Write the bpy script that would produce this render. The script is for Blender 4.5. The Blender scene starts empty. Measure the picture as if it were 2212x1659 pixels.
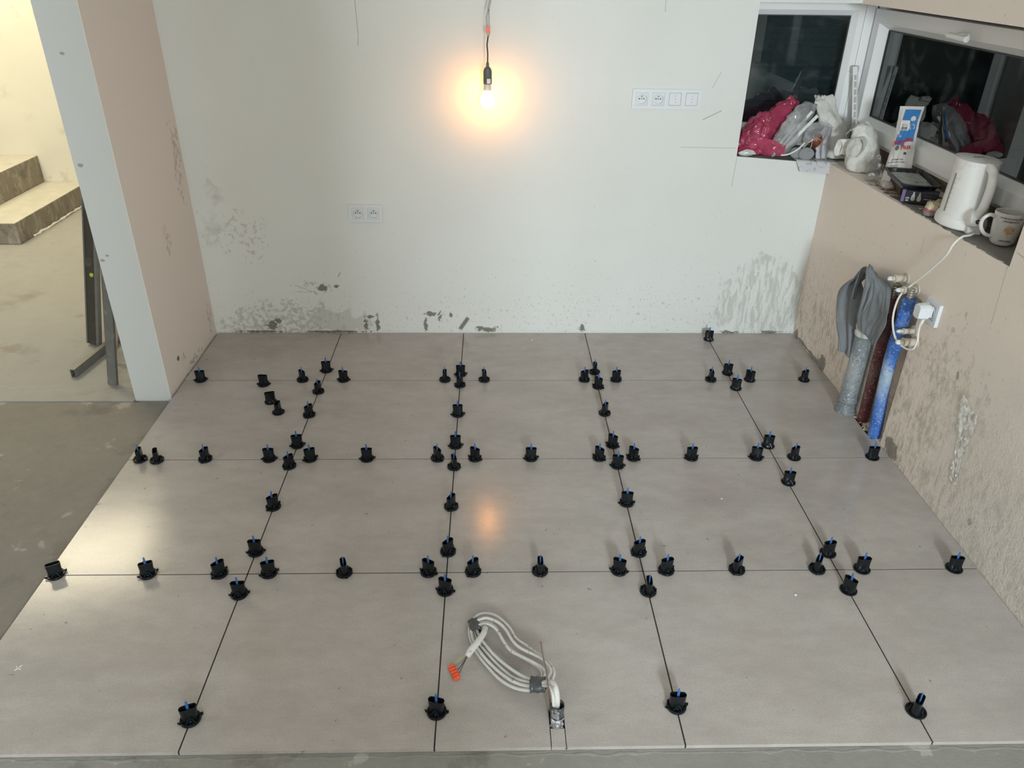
import bpy, bmesh, math, random
from mathutils import Vector, Matrix, noise
C = bpy.context.scene.collection
S = bpy.context.scene
random.seed(4)
PI = math.pi
# ------------------------------------------------------------------ camera, world, lights, exposure
cd = bpy.data.cameras.new('camera'); cam = bpy.data.objects.new('camera', cd); C.objects.link(cam)
cd.sensor_width = 36; cd.lens = 1665.29/2212*36; cd.clip_start = .02
cam.location = (.1355, -3.4478, 1.6534); cam.rotation_euler = (1.0573, -.0127, -.0239)
S.camera = cam
S.view_settings.view_transform = 'Standard'; S.view_settings.look = 'None'
S.view_settings.gamma = 1; S.view_settings.use_curve_mapping = False
S.view_settings.exposure = -0.05
w = bpy.data.worlds.new('night'); S.world = w; w.use_nodes = True
w.node_tree.nodes['Background'].inputs[0].default_value = (.012, .018, .022, 1)
w.node_tree.nodes['Background'].inputs[1].default_value = 1
def area(name, loc, tgt, size, power, col, sy=None):
    l = bpy.data.lights.new(name, 'AREA'); l.energy = power; l.color = col; l.size = size
    if sy: l.shape = 'RECTANGLE'; l.size_y = sy
    o = bpy.data.objects.new(name, l); C.objects.link(o); o.location = loc
    o.rotation_euler = (Vector(tgt)-Vector(loc)).to_track_quat('-Z', 'Y').to_euler()
    return o
area('work_lamp', (.85, -6.3, 1.75), (.5, -.4, .5), .5, 180, (.84, .95, 1.0))
area('rear_fill', (-.9, -7.1, 2.15), (.3, -.4, .5), 2.4, 46, (1.0, .99, .92), .9)  # added soft fill aimed at the alcove, not a known fitting
area('overhead_fill', (0.6, -3.2, 2.58), (0.6, -3.0, 0), 1.6, 8, (.92, .97, 1.0))  # added overhead fill that lifts floor and ambient level, not a known fitting
area('stair_lamp', (-3.2, 1.2, 2.5), (-3.3, 1.6, 0), 1.3, 62, (1.0, .88, .62), 1.0)
area('hall_lamp', (-3.6, -2.6, 2.55), (-3.0, -2.0, 0), .5, 26, (.9, .96, 1.0))
BULB_EMIT = 62

# ------------------------------------------------------------------ node helpers
class X:
    """small wrapper so shader maths can be written as expressions"""
    nt = None
    def __init__(s, sock): s.s = sock
    @staticmethod
    def m(op, a, b=None, c=None, clamp=False):
        n = X.nt.nodes.new('ShaderNodeMath'); n.operation = op; n.use_clamp = clamp
        for i, v in enumerate((a, b, c)):
            if v is None: continue
            if isinstance(v, X): X.nt.links.new(v.s, n.inputs[i])
            else: n.inputs[i].default_value = v
        return X(n.outputs[0])
    def __add__(a, b): return X.m('ADD', a, b)
    def __sub__(a, b): return X.m('SUBTRACT', a, b)
    def __rsub__(a, b): return X.m('SUBTRACT', b, a)
    def __mul__(a, b): return X.m('MULTIPLY', a, b)
    def __truediv__(a, b): return X.m('DIVIDE', a, b)
    __radd__ = __add__; __rmul__ = __mul__
    def abs(a): return X.m('ABSOLUTE', a)
    def sqrt(a): return X.m('SQRT', a)
    def clamp(a): return X.m('ADD', a, 0.0, clamp=True)
    def max(a, b): return X.m('MAXIMUM', a, b)
    def min(a, b): return X.m('MINIMUM', a, b)
def step(v, lo, hi):
    n = X.nt.nodes.new('ShaderNodeMapRange'); n.interpolation_type = 'SMOOTHSTEP'
    n.inputs[1].default_value = lo; n.inputs[2].default_value = hi
    n.inputs[3].default_value = 0; n.inputs[4].default_value = 1
    X.nt.links.new(v.s, n.inputs[0]); return X(n.outputs[0])
def coords():
    t = X.nt.nodes.new('ShaderNodeTexCoord'); s = X.nt.nodes.new('ShaderNodeSeparateXYZ')
    X.nt.links.new(t.outputs['Object'], s.inputs[0])
    return t.outputs['Object'], X(s.outputs[0]), X(s.outputs[1]), X(s.outputs[2])
def nz(vec, scale, detail=4, rough=.55, sc=(1, 1, 1), loc=(0, 0, 0), dist=0):
    mp = X.nt.nodes.new('ShaderNodeMapping'); mp.inputs['Scale'].default_value = sc; mp.inputs['Location'].default_value = loc
    X.nt.links.new(vec, mp.inputs[0])
    n = X.nt.nodes.new('ShaderNodeTexNoise'); n.inputs['Scale'].default_value = scale
    n.inputs['Detail'].default_value = detail; n.inputs['Roughness'].default_value = rough; n.inputs['Distortion'].default_value = dist
    X.nt.links.new(mp.outputs[0], n.inputs['Vector']); return X(n.outputs['Fac'])
def mixc(f, a, b):
    n = X.nt.nodes.new('ShaderNodeMix'); n.data_type = 'RGBA'
    if isinstance(f, X): X.nt.links.new(f.s, n.inputs[0])
    else: n.inputs[0].default_value = f
    for i, v in ((6, a), (7, b)):
        if isinstance(v, tuple): n.inputs[i].default_value = (*v[:3], 1)
        else: X.nt.links.new(v, n.inputs[i])
    return n.outputs[2]
def new(name):
    m = bpy.data.materials.new(name); m.use_nodes = True; X.nt = m.node_tree
    return m, m.node_tree.nodes['Principled BSDF']
def bump(b, h, strength=.3, dist=.002):
    n = X.nt.nodes.new('ShaderNodeBump'); n.inputs['Strength'].default_value = strength; n.inputs['Distance'].default_value = dist
    X.nt.links.new(h.s, n.inputs['Height']); X.nt.links.new(n.outputs[0], b.inputs['Normal'])
def setc(b, c): X.nt.links.new(c, b.inputs['Base Color'])
def blob(a, b, ca, cb, ra, rb, wob=None, amt=.6):
    """1 inside an ellipse with a ragged outline"""
    da = (a-ca)*(1/ra); db = (b-cb)*(1/rb)
    d = (da*da+db*db).sqrt()
    if wob is not None: d = d+(wob-.5)*(amt*5)
    return 1-step(d, .82, 1.0)
def seg(a, b, p, q, wd):
    ux, uy = q[0]-p[0], q[1]-p[1]; L = math.hypot(ux, uy); ux /= L; uy /= L
    t = (a-p[0])*ux+(b-p[1])*uy; n = ((b-p[1])*ux-(a-p[0])*uy).abs()
    return (1-step(n, wd*.5, wd))*(1-step((t-L/2).abs(), L/2-wd, L/2))
def mat(name, col, rough=.5, metal=0, var=0, vscale=20, bmp=0, bscale=60, bdist=.001, dirt=None, dscale=9, dlo=.55, dhi=.7, spec=.5):
    m, b = new(name); b.inputs['Roughness'].default_value = rough; b.inputs['Metallic'].default_value = metal
    b.inputs['Specular IOR Level'].default_value = spec
    b.inputs['Base Color'].default_value = (*col, 1)
    v, x, y, z = coords()
    c = None
    if var:
        c = mixc(nz(v, vscale), tuple(k*(1-var) for k in col), tuple(min(1, k*(1+var)) for k in col))
    if dirt:
        f = step(nz(v, dscale, 6, .65), dlo, dhi); c = mixc(f, c if c else col, dirt)
    if c: setc(b, c)
    if bmp: bump(b, nz(v, bscale, 5), bmp, bdist)
    return m

# ------------------------------------------------------------------ materials of the setting
def plaster_back():
    m, b = new('plaster_back'); v, x, y, z = coords()
    w1 = nz(v, 14, 5, .6); w2 = nz(v, 45, 4, .6); w3 = nz(v, 7, 5, .6, loc=(3, 1, 2)); w5 = nz(v, 34, 6, .75, dist=.8)
    c = mixc(nz(v, 2.2, 4, .5), (.665, .675, .645), (.745, .765, .75))
    # fine scuffs, denser low down
    fl = nz(v, 120, 3, .6, sc=(1.3, 1, .45)); low = 1-step(z, .05, .75)
    sc = step(fl+low*.075+(nz(v, 3.5, 3)-.5)*.12, .70, .74)
    c = mixc(sc*.62, c, (.33, .33, .30))
    # soft grey smears
    sm = blob(x, z, -.86, .055, .30, .11, w1, .5)*step(w2, .42, .58)
    sm = sm.max(blob(x, z, -.60, .05, .16, .07, w1, .5)*.6)
    sm = sm.max(blob(x, z, -1.12, .60, .07, .16, w1, .7)*step(w3, .46, .62)*.8)
    sm = sm.max(blob(x, z, -1.0, .50, .12, .12, w1, .7)*step(w2, .52, .62)*.8)
    sm = sm.max(blob(x, z, -.68, .235, .10, .035, w1, .6)*step(w2, .50, .60))
    sm = sm.max(blob(x, z, .6, .11, 1.15, .11, w1, .5)*step(w2, .58, .68)*.8)
    c = mixc(sm*.65, c, (.40, .40, .355))
    sp2 = step(nz(v, 52, 4, .7, sc=(1, 1, .6), loc=(7, 0, 3))+(1-step(z, .1, 1.0))*.03+step(x, -.2, .9)*.02, .715, .735)
    c = mixc(sp2*.7, c, (.30, .30, .275))
    # washed, streaked cement area by the right corner
    st = nz(v, 16, 5, .7, sc=(3.2, 1, .55), dist=.6)
    wa = blob(x, z, 1.46, .17, .24, .24, w1, .35)*step(st, .45, .56)
    c = mixc(wa*.55, c, (.42, .43, .40))
    # bare chips at the foot of the wall
    dk = None
    for ca, cb, ra, rb in ((-.93, .040, .030, .022), (-.90, .06, .018, .012), (-.475, .04, .012, .035), (-.42, .05, .011, .04), (-.45, .085, .03, .008), (-.16, .10, .03, .012), (-.115, .085, .014, .022),
                           (-.185, .045, .009, .04), (.105, .018, .05, .017), (.585, .03, .013, .03), (-.06, .095, .008, .012), (-.62, .005, .15, .006),
                           (1.32, .005, .045, .008), (1.53, .005, .06, .008), (-1.0, .005, .12, .006), (-.668, .238, .022, .016), (-.60, .245, .014, .009)):
        k = blob(x, z, ca, cb, ra, rb, w5, .95); dk = k if dk is None else dk.max(k)
    dk = dk.max(seg(x+(w5-.5)*.02, z+(w5-.5)*.02, (-.022, .012), (.028, .088), .013))
    c = mixc(dk*.9, c, (.15, .145, .125))
    for p, q, wd in (((-.41, 1.55), (-.405, 1.34), .0022), ((-.405, 1.34), (-.41, 1.30), .002), ((.84, 1.50), (.842, 1.44), .0018), ((1.105, 1.215), (1.075, 1.15), .0015), ((.969, .904), (1.216, .902), .0014),
                     ((1.226, .86), (1.222, .728), .0016), ((-.80, .25), (-.715, .215), .002), ((-.80, .215), (-.72, .213), .0015), ((1.05, 1.02), (1.13, 1.06), .003), ((-.59, .29), (-.575, .315), .004)):
        c = mixc(seg(x, z, p, q, wd)*.6, c, (.25, .25, .23))
    setc(b, c); b.inputs['Roughness'].default_value = .75; b.inputs['Specular IOR Level'].default_value = .3
    bump(b, nz(v, 90, 4)+w1*2.0, .25, .0012)
    return m
def plaster_right():
    m, b = new('plaster_right'); v, x, y, z = coords()
    w1 = nz(v, 14, 5, .6); w2 = nz(v, 45, 4, .6); w3 = nz(v, 6, 5, .65, loc=(3, 1, 2))
    c = mixc(nz(v, 2.2, 4, .5), (.84, .745, .655), (.90, .80, .71))  # beige base stands in for the bulb's warm light on this wall
    st = nz(v, 22, 5, .7, sc=(1, 3.2, .5), dist=.5)
    d = (1-step(z, .15, .50))*step(st+w3*.35, .60, .74)
    d = d.max(blob(y, z, -1.22, .30, .30, .26, w1, .6)*step(w3+w2*.3, .56, .72))
    d = d*step(nz(v, 30, 6, .75, sc=(1, 1.4, .7)), .40, .58)
    c = mixc(d*.55, c, (.35, .30, .24))
    fl = nz(v, 110, 3, .6, sc=(1, 1.3, .5))
    sc = step(fl+(1-step(z, .1, .9))*.06, .69, .74)
    c = mixc(sc*.6, c, (.24, .20, .17))
    dk = None
    for ca, cb, ra, rb in ((-.375, .03, .045, .04), (-.05, .02, .03, .03), (-1.07, .03, .045, .04), (-.13, .01, .12, .01), (-.30, .01, .1, .012), (-1.30, .47, .012, .018), (-1.58, .10, .010, .014)):
        k = blob(y, z, ca, cb, ra, rb, w1, .5); dk = k if dk is None else dk.max(k)
    c = mixc(dk*.8, c, (.20, .18, .15))
    # grey cement colour near the camera end
    g = (1-step(y, -1.55, -1.05))*(1-step(z+(w3-.5)*.3, .45, .75))
    c = mixc(g*.45, c, (.66, .635, .59))
    for p, q, wd in (((-1.353, .886), (-1.37, .687), .0015), ((-1.373, .915), (-1.45, .907), .0018), ((-.90, .80), (-.90, .74), .0012), ((-.50, .30), (-.48, .20), .002)):
        c = mixc(seg(y, z, p, q, wd)*.6, c, (.25, .22, .2))
    setc(b, c); b.inputs['Roughness'].default_value = .8; b.inputs['Specular IOR Level'].default_value = .3
    rough = (1-step(y, -1.60, -1.25))*(1-step(z+(w3-.5)*.5, .28, .50))*.9+.07
    bump(b, nz(v, 130, 4, .6)*rough+w1*.3, .9, .004)
    return m
def plaster_plain(name, c0, c1, dirt=(.36, .34, .29), lo=.60, hi=.70, sc=9):
    m, b = new(name); v, x, y, z = coords()
    c = mixc(nz(v, 2.0, 4, .5), c0, c1)
    f = step(nz(v, sc, 6, .7), lo, hi)*step(nz(v, 2.3, 3), .45, .6)
    c = mixc(f*.5, c, dirt)
    f2 = step(nz(v, 75, 3, .6), .73, .76); c = mixc(f2*.5, c, tuple(k*.6 for k in dirt))
    setc(b, c); b.inputs['Roughness'].default_value = .8; b.inputs['Specular IOR Level'].default_value = .3
    bump(b, nz(v, 40, 5), .25, .002); return m
def plaster_wing():
    m, b = new('plaster_wing'); v, x, y, z = coords()
    w1 = nz(v, 14, 5, .6); w2 = nz(v, 45, 4, .6)
    c = mixc(nz(v, 2.0, 4, .5), (.70, .69, .655), (.77, .765, .735))
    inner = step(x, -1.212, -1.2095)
    c = mixc(inner*.75, c, (.76, .665, .60))  # pinkish tint paints warm bulb light onto the inner face
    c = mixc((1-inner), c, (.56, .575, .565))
    for ca, cb, ra, rb, k in ((-.33, .60, .03, .10, .5), (-.06, .85, .05, .16, .55), (-.05, .10, .04, .06, .5), (-.42, .05, .03, .07, .7), (-.30, .02, .10, .015, .8)):
        c = mixc(blob(y, z, ca, cb, ra, rb, w1, .7)*step(w2, .45, .6)*inner*k, c, (.34, .32, .26))
    c = mixc(blob(y, z, -.475, .105, .016, .014, w1, .3)*inner, c, (.23, .10, .045))
    c = mixc(step(nz(v, 90, 3, .6), .72, .76)*.5, c, (.34, .33, .3))
    for ca, cb in ((-1.30, 1.33), (-1.335, .96), (-1.322, .62), (-1.345, .60)):
        c = mixc(blob(x, z, ca, cb, .010, .006, w1, .6)*(1-inner)*.7, c, (.2, .2, .19))
    setc(b, c); b.inputs['Roughness'].default_value = .75; b.inputs['Specular IOR Level'].default_value = .3
    bump(b, nz(v, 60, 5), .25, .0015); return m
def tile_mat():
    m, b = new('porcelain_tile'); v, x, y, z = coords()
    n1 = nz(v, 2.6, 5, .6, sc=(1, 2.2, 1)); n2 = nz(v, 13, 5, .65, sc=(1, 1.7, 1)); n3 = nz(v, 220, 2)
    c = mixc(step(n1*.6+n2*.4, .25, .75), (.362, .330, .306), (.472, .439, .412))
    c = mixc(step(n3, .42, .60)*.22, c, (.28, .262, .245))
    sp = step(nz(v, 34, 3, .6), .70, .73); c = mixc(sp*.65, c, (.14, .125, .11))
    sp = step(nz(v, 11, 6, .75, loc=(5, 2, 1)), .67, .72); c = mixc(sp*.25, c, (.25, .235, .215))
    setc(b, c)
    r = n2*.08+n3*.06+.065
    X.nt.links.new(r.s, b.inputs['Roughness']); b.inputs['Specular IOR Level'].default_value = .42
    bump(b, nz(v, 420, 3, .6)+n2*.3, .13, .0006); return m
def screed_mat(name, c0, c1, c2, sc=6):
    m, b = new(name); v, x, y, z = coords()
    n1 = nz(v, sc*.4, 6, .65); n2 = nz(v, sc*4, 6, .7)
    c = mixc(n1*.5+n2*.5, c0, c1)
    c = mixc(step(nz(v, sc*.7, 6, .65, loc=(2, 7, 0)), .55, .70)*.5, c, tuple(k*.55 for k in c0))
    c = mixc(step(nz(v, sc*1.1, 5, .6, loc=(9, 3, 0)), .62, .67)*.5, c, c2)
    c = mixc(step(nz(v, sc*16, 3, .6), .70, .74)*.6, c, c2)
    c = mixc(step(nz(v, sc*12, 3, .6, loc=(4, 4, 4)), .72, .75)*.6, c, tuple(k*.4 for k in c0))
    setc(b, c); b.inputs['Roughness'].default_value = .62; b.inputs['Specular IOR Level'].default_value = .35
    bump(b, n2+nz(v, 150, 3)*.4, .5, .003); return m
M = {}
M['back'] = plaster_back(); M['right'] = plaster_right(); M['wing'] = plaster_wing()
M['far'] = plaster_plain('plaster_far', (.66, .63, .53), (.76, .73, .62), (.45, .40, .30), .52, .66, 6)
M['plain'] = plaster_plain('plaster_plain', (.64, .64, .61), (.72, .72, .69))
M['ceil'] = plaster_plain('plaster_ceiling', (.70, .70, .67), (.76, .76, .73))
M['tile'] = tile_mat()
M['grout'] = mat('joint_dark', (.018, .015, .014), .9)
M['screed'] = screed_mat('screed_grey', (.135, .122, .105), (.285, .262, .232), (.46, .42, .36))
M['hallfloor'] = screed_mat('screed_pale', (.27, .262, .240), (.41, .398, .370), (.24, .19, .15), 2.6)
M['front'] = screed_mat('screed_front', (.18, .175, .155), (.33, .325, .295), (.48, .47, .44), 8)
def stair_mat():
    m, b = new('stair_concrete'); v, x, y, z = coords()
    n1 = nz(v, 5, 6, .7); n2 = nz(v, 18, 6, .7, sc=(1, 1.4, .5), dist=.5)
    c = mixc(n1, (.19, .155, .11), (.30, .26, .20)); c = mixc(step(n2, .50, .60)*.6, c, (.40, .37, .31)); c = mixc(step(nz(v, 9, 5, .6, loc=(4, 1, 1)), .54, .62)*.55, c, (.13, .115, .09))
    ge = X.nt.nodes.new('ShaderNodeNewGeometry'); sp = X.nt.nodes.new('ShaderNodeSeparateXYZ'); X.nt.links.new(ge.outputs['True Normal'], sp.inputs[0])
    lit_top = mixc(nz(v, 7, 6, .7), (.40, .38, .31), (.70, .67, .58)); c = mixc(step(X(sp.outputs[2]), .6, .9), c, lit_top)  # paler upward faces: lamplight on the treads put into the colour
    setc(b, c); b.inputs['Roughness'].default_value = .8; bump(b, n2, .6, .004); return m
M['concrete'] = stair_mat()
M['sill'] = screed_mat('sill_mortar', (.13, .12, .105), (.30, .285, .26), (.42, .40, .37), 10)
M['pvc'] = mat('window_pvc', (.90, .90, .90), .35)
M['gasket'] = mat('rubber_gasket', (.04, .042, .045), .5)
M['foam'] = mat('brown_packer', (.20, .15, .10), .8, var=.3, bmp=.4)
M['shutter'] = mat('shutter_slats', (.030, .040, .046), .8)
def glass_mat():
    m = bpy.data.materials.new('window_glass'); m.use_nodes = True; X.nt = m.node_tree; nt = X.nt
    nt.nodes.remove(nt.nodes['Principled BSDF'])
    v, x, y, z = coords()
    tr = nt.nodes.new('ShaderNodeBsdfTransparent'); tr.inputs[0].default_value = (.80, .86, .86, 1)
    gl = nt.nodes.new('ShaderNodeBsdfGlossy'); gl.inputs['Roughness'].default_value = .015; gl.inputs[0].default_value = (.9, .95, .95, 1)
    fr = nt.nodes.new('ShaderNodeFresnel'); fr.inputs[0].default_value = 1.75
    mx = nt.nodes.new('ShaderNodeMixShader'); nt.links.new(fr.outputs[0], mx.inputs[0]); nt.links.new(tr.outputs[0], mx.inputs[1]); nt.links.new(gl.outputs[0], mx.inputs[2])
    df = nt.nodes.new('ShaderNodeBsdfDiffuse'); df.inputs[0].default_value = (.5, .5, .5, 1)
    m2 = nt.nodes.new('ShaderNodeMixShader'); sm = step(nz(v, 6, 5, .6, dist=1.2), .52, .75)*.06
    nt.links.new(sm.s, m2.inputs[0]); nt.links.new(mx.outputs[0], m2.inputs[1]); nt.links.new(df.outputs[0], m2.inputs[2])
    nt.links.new(m2.outputs[0], nt.nodes['Material Output'].inputs[0]); return m
M['glass'] = glass_mat()
def film(name, tint, dens, rough=.12, cov=(.45, .7), sc=25, gloss=.25):
    """thin plastic film: partly see-through, glossy folds"""
    m = bpy.data.materials.new(name); m.use_nodes = True; X.nt = m.node_tree; nt = X.nt
    b = nt.nodes['Principled BSDF']; v, x, y, z = coords()
    b.inputs['Base Color'].default_value = (*tint, 1); b.inputs['Roughness'].default_value = rough; b.inputs['Specular IOR Level'].default_value = .8
    tr = nt.nodes.new('ShaderNodeBsdfTransparent'); tr.inputs[0].default_value = (*[min(1, .45+.6*t) for t in tint], 1)
    mx = nt.nodes.new('ShaderNodeMixShader')
    f = step(nz(v, sc, 4, .6), *cov)*(1-dens)+dens
    nt.links.new(f.s, mx.inputs[0]); nt.links.new(tr.outputs[0], mx.inputs[1]); nt.links.new(b.outputs[0], mx.inputs[2])
    bump(b, nz(v, sc*2, 3), .5, .003)
    nt.links.new(mx.outputs[0], nt.nodes['Material Output'].inputs[0]); return m

# ------------------------------------------------------------------ mesh helpers
def obj(name, data, m=None, parent=None, smooth=False, bevel=0, kind=None):
    """data: (verts, faces) or bmesh -> ONE mesh object"""
    me = bpy.data.meshes.new(name)
    if isinstance(data, bmesh.types.BMesh):
        bmesh.ops.recalc_face_normals(data, faces=data.faces[:]); data.to_mesh(me); data.free()
    else:
        me.from_pydata([tuple(v) for v in data[0]], [], data[1])
        bm = bmesh.new(); bm.from_mesh(me); bmesh.ops.recalc_face_normals(bm, faces=bm.faces[:]); bm.to_mesh(me); bm.free()
    if smooth:
        for p in me.polygons: p.use_smooth = True
    o = bpy.data.objects.new(name, me); C.objects.link(o)
    if m: me.materials.append(m if not isinstance(m, str) else M[m])
    if smooth == 'auto':
        a = o.modifiers.new('es', 'EDGE_SPLIT'); a.split_angle = math.radians(35)
    if bevel:
        a = o.modifiers.new('bv', 'BEVEL'); a.width = bevel; a.segments = 2; a.limit_method = 'ANGLE'
    if parent: o.parent = parent
    if kind: o['kind'] = kind
    return o
def tag(o, label, cat, group=None, kind=None):
    o['label'] = label; o['category'] = cat
    if group: o['group'] = group
    if kind: o['kind'] = kind
    return o
def thing(name, label, cat, loc=(0, 0, 0), rz=0, group=None):
    o = bpy.data.objects.new(name, None); o.empty_display_size = .02; C.objects.link(o)
    o.location = loc; o.rotation_euler = (0, 0, rz); return tag(o, label, cat, group)
class G:
    """collects shapes into one mesh"""
    def __init__(s): s.v = []; s.f = []
    def add(s, vs, fs):
        n = len(s.v); s.v += [Vector(v) for v in vs]; s.f += [tuple(i+n for i in f) for f in fs]; return s
    def box(s, x0, x1, y0, y1, z0, z1, mtx=None):
        vs = [Vector((x, y, z)) for x in (x0, x1) for y in (y0, y1) for z in (z0, z1)]
        if mtx: vs = [mtx @ v for v in vs]
        return s.add(vs, [(0, 1, 3, 2), (4, 6, 7, 5), (0, 4, 5, 1), (2, 3, 7, 6), (0, 2, 6, 4), (1, 5, 7, 3)])
    def prism(s, poly, z0, z1):
        n = len(poly)
        return s.add([(x, y, z0) for x, y in poly]+[(x, y, z1) for x, y in poly],
                     [tuple(range(n)), tuple(range(n, 2*n))]+[(i, (i+1) % n, n+(i+1) % n, n+i) for i in range(n)])
    def rings(s, rs, cap0=True, cap1=True, close=False):
        n = len(rs[0]); vs = [v for r in rs for v in r]; fs = []
        k = len(rs)
        for j in range(k if close else k-1):
            a = j*n; b = ((j+1) % k)*n
            fs += [(a+i, a+(i+1) % n, b+(i+1) % n, b+i) for i in range(n)]
        if not close:
            if cap0: fs.append(tuple(range(n)))
            if cap1: fs.append(tuple((k-1)*n+i for i in range(n)))
        return s.add(vs, fs)
    def lathe(s, prof, c=(0, 0, 0), seg=24, ax=None, **k):
        c = Vector(c); q = Vector((0, 0, 1)).rotation_difference(Vector(ax)) if ax else None
        rs = []
        for r, z in prof:
            ring = [Vector((r*math.cos(2*PI*i/seg), r*math.sin(2*PI*i/seg), z)) for i in range(seg)]
            if q: ring = [q @ p for p in ring]
            rs.append([c+p for p in ring])
        return s.rings(rs, **k)
    def tube(s, pts, r, seg=8, sub=1, flat=None, updir=None):
        P = [Vector(p) for p in pts]
        if sub > 1: P = smooth(P, sub)
        rad = r if hasattr(r, '__len__') else [r]*len(P)
        if len(rad) != len(P): rad = [rad[min(len(rad)-1, int(i*len(rad)/len(P)))] for i in range(len(P))]
        t0 = (P[1]-P[0]).normalized(); up = Vector(updir) if updir else (Vector((0, 0, 1)) if abs(t0.z) < .9 else Vector((1, 0, 0)))
        u = t0.cross(up).normalized(); rs = []
        for i, p in enumerate(P):
            t = (P[min(i+1, len(P)-1)]-P[max(i-1, 0)]).normalized()
            u = (u-t*u.dot(t)).normalized(); w_ = t.cross(u)
            fw = flat if flat else 1
            rs.append([p+(u*math.cos(2*PI*k/seg)*fw+w_*math.sin(2*PI*k/seg))*rad[i] for k in range(seg)])
        return s.rings(rs)
    def out(s, name, m, parent=None, **k): return obj(name, (s.v, s.f), m, parent, **k)
def smooth(P, n):
    out = []
    for i in range(len(P)-1):
        p0 = P[max(i-1, 0)]; p1 = P[i]; p2 = P[i+1]; p3 = P[min(i+2, len(P)-1)]
        for k in range(n):
            t = k/n
            out.append(.5*((2*p1)+(p2-p0)*t+(2*p0-5*p1+4*p2-p3)*t*t+(3*p1-p0-3*p2+p3)*t**3))
    out.append(P[-1]); return out
def crumple(vs, amp, sc, seed=0, ridge=True, lock=None):
    o = []
    for v in vs:
        v = Vector(v); q = v*sc+Vector((seed*3.1, seed*1.7, seed*.9))
        if ridge:
            d = Vector([1-2*abs(noise.noise(q+Vector((k*11.3, k*5.1, 0))))-.75 for k in range(3)])
        else: d = noise.noise_vector(q)
        k = 1 if lock is None else lock(v)
        o.append(v+d*amp*k)
    return o
def loft(secs, seg=28, sub=6):
    """secs: (centre, half-vector u, half-vector v) -> closed skin with smooth interpolation"""
    A = smooth([Vector(s[0]) for s in secs], sub); U = smooth([Vector(s[1]) for s in secs], sub); V = smooth([Vector(s[2]) for s in secs], sub)
    g = G(); g.rings([[a+u*math.cos(2*PI*i/seg)+v*math.sin(2*PI*i/seg) for i in range(seg)] for a, u, v in zip(A, U, V)]); return g
def grid(fn, nu, nv):
    g = G(); vs = [fn(i/nu, j/nv) for i in range(nu+1) for j in range(nv+1)]
    fs = [(i*(nv+1)+j, i*(nv+1)+j+1, (i+1)*(nv+1)+j+1, (i+1)*(nv+1)+j) for i in range(nu) for j in range(nv)]
    g.add(vs, fs); return g
def solid(o, t): a = o.modifiers.new('so', 'SOLIDIFY'); a.thickness = t; a.offset = 0; return o
def text_tris(txt, size, bold=False):
    cu = bpy.data.curves.new('t', 'FONT'); cu.body = txt; cu.size = size; cu.align_x = 'CENTER'; cu.align_y = 'CENTER'; cu.resolution_u = 2
    if bold: cu.offset = size*.018
    o = bpy.data.objects.new('t', cu); C.objects.link(o)
    dg = bpy.context.evaluated_depsgraph_get(); me = bpy.data.meshes.new_from_object(o.evaluated_get(dg))
    vs = [v.co.copy() for v in me.vertices]; fs = [tuple(p.vertices) for p in me.polygons]
    bpy.data.objects.remove(o); bpy.data.curves.remove(cu); bpy.data.meshes.remove(me); return vs, fs

# ------------------------------------------------------------------ setting: walls, floor, ceiling
XR = 1.6423; XL = -1.2087; XW = -1.3587; YW = -.6205; H = 2.6
def sillz(y): return .836+(-y)*.0225 if y < 0 else .836
ZB = lambda x: .866-(x-1.224)*.072
# back wall with the window opening in its right part
g = G(); g.box(XW, 1.15, 0, .30, -.03, H); g.box(1.15, 1.224, 0, .205, -.03, H)
g.add([(1.224, 0, -.03), (XR, 0, -.03), (XR, .21, -.03), (1.224, .21, -.03), (1.224, 0, .866), (XR, 0, .836), (XR, .21, .836), (1.224, .21, .866)],
      [(0, 1, 2, 3), (4, 5, 6, 7), (0, 1, 5, 4), (1, 2, 6, 5), (2, 3, 7, 6), (3, 0, 4, 7)])
g.box(1.224, XR, 0, .30, 1.480, H)
g.out('wall_back', 'back', kind='structure')
# right wall: parapet with pipe chase, lintel, pier
g = G(); yn = -1.3625; D = XR+.055
cy0, cy1, cy2, cz = -.785, -.950, -.995, .60
P = [(XR, .30, -.03), (XR, cy0, -.03), (XR, cy2, -.03), (XR, yn, -.03), (XR, .30, cz), (XR, cy0, cz), (XR, cy2, cz), (XR, yn, cz),
     (XR, .30, .836), (XR, cy0, sillz(cy0)), (XR, cy2, sillz(cy2)), (XR, yn, .866),
     (D, cy0, -.03), (D, cy1, -.03), (D, cy0, cz-.05), (D, cy1, cz-.05),
     (2.1, .30, -.03), (2.1, yn, -.03), (2.1, .30, .836), (2.1, yn, .866)]
F = [(0, 1, 5, 4), (2, 3, 7, 6), (4, 5, 9, 8), (5, 6, 10, 9), (6, 7, 11, 10), (1, 12, 14, 5), (12, 13, 15, 14), (13, 2, 6, 15), (14, 15, 6, 5),
     (8, 9, 10, 11, 19, 18), (0, 4, 8, 18, 16), (3, 17, 19, 11, 7), (16, 18, 19, 17)]
g.add(P, F)
g.box(XR, 2.1, yn, .30, 1.479, H); g.box(XR, 2.1, -7.5, yn, -.03, H)
g.box(XR-.001, D+.002, cy2, cy0, -.03, -.0015)
g.out('wall_right', 'right', kind='structure')
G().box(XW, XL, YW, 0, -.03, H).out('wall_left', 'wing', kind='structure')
G().box(XW, XW+.15, .30, 2.28, -.03, H).out('wall_hall', 'plain', kind='structure')
G().box(-6, XW+.15, 2.28, 2.43, -.03, H).out('wall_far', 'far', kind='structure')
G().box(-6.15, -6, -7.5, 2.43, -.03, H).out('wall_outer', 'plain', kind='structure')
G().box(-6.15, 2.1, -7.65, -7.5, -.03, H).out('wall_rear', 'plain', kind='structure')
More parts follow.
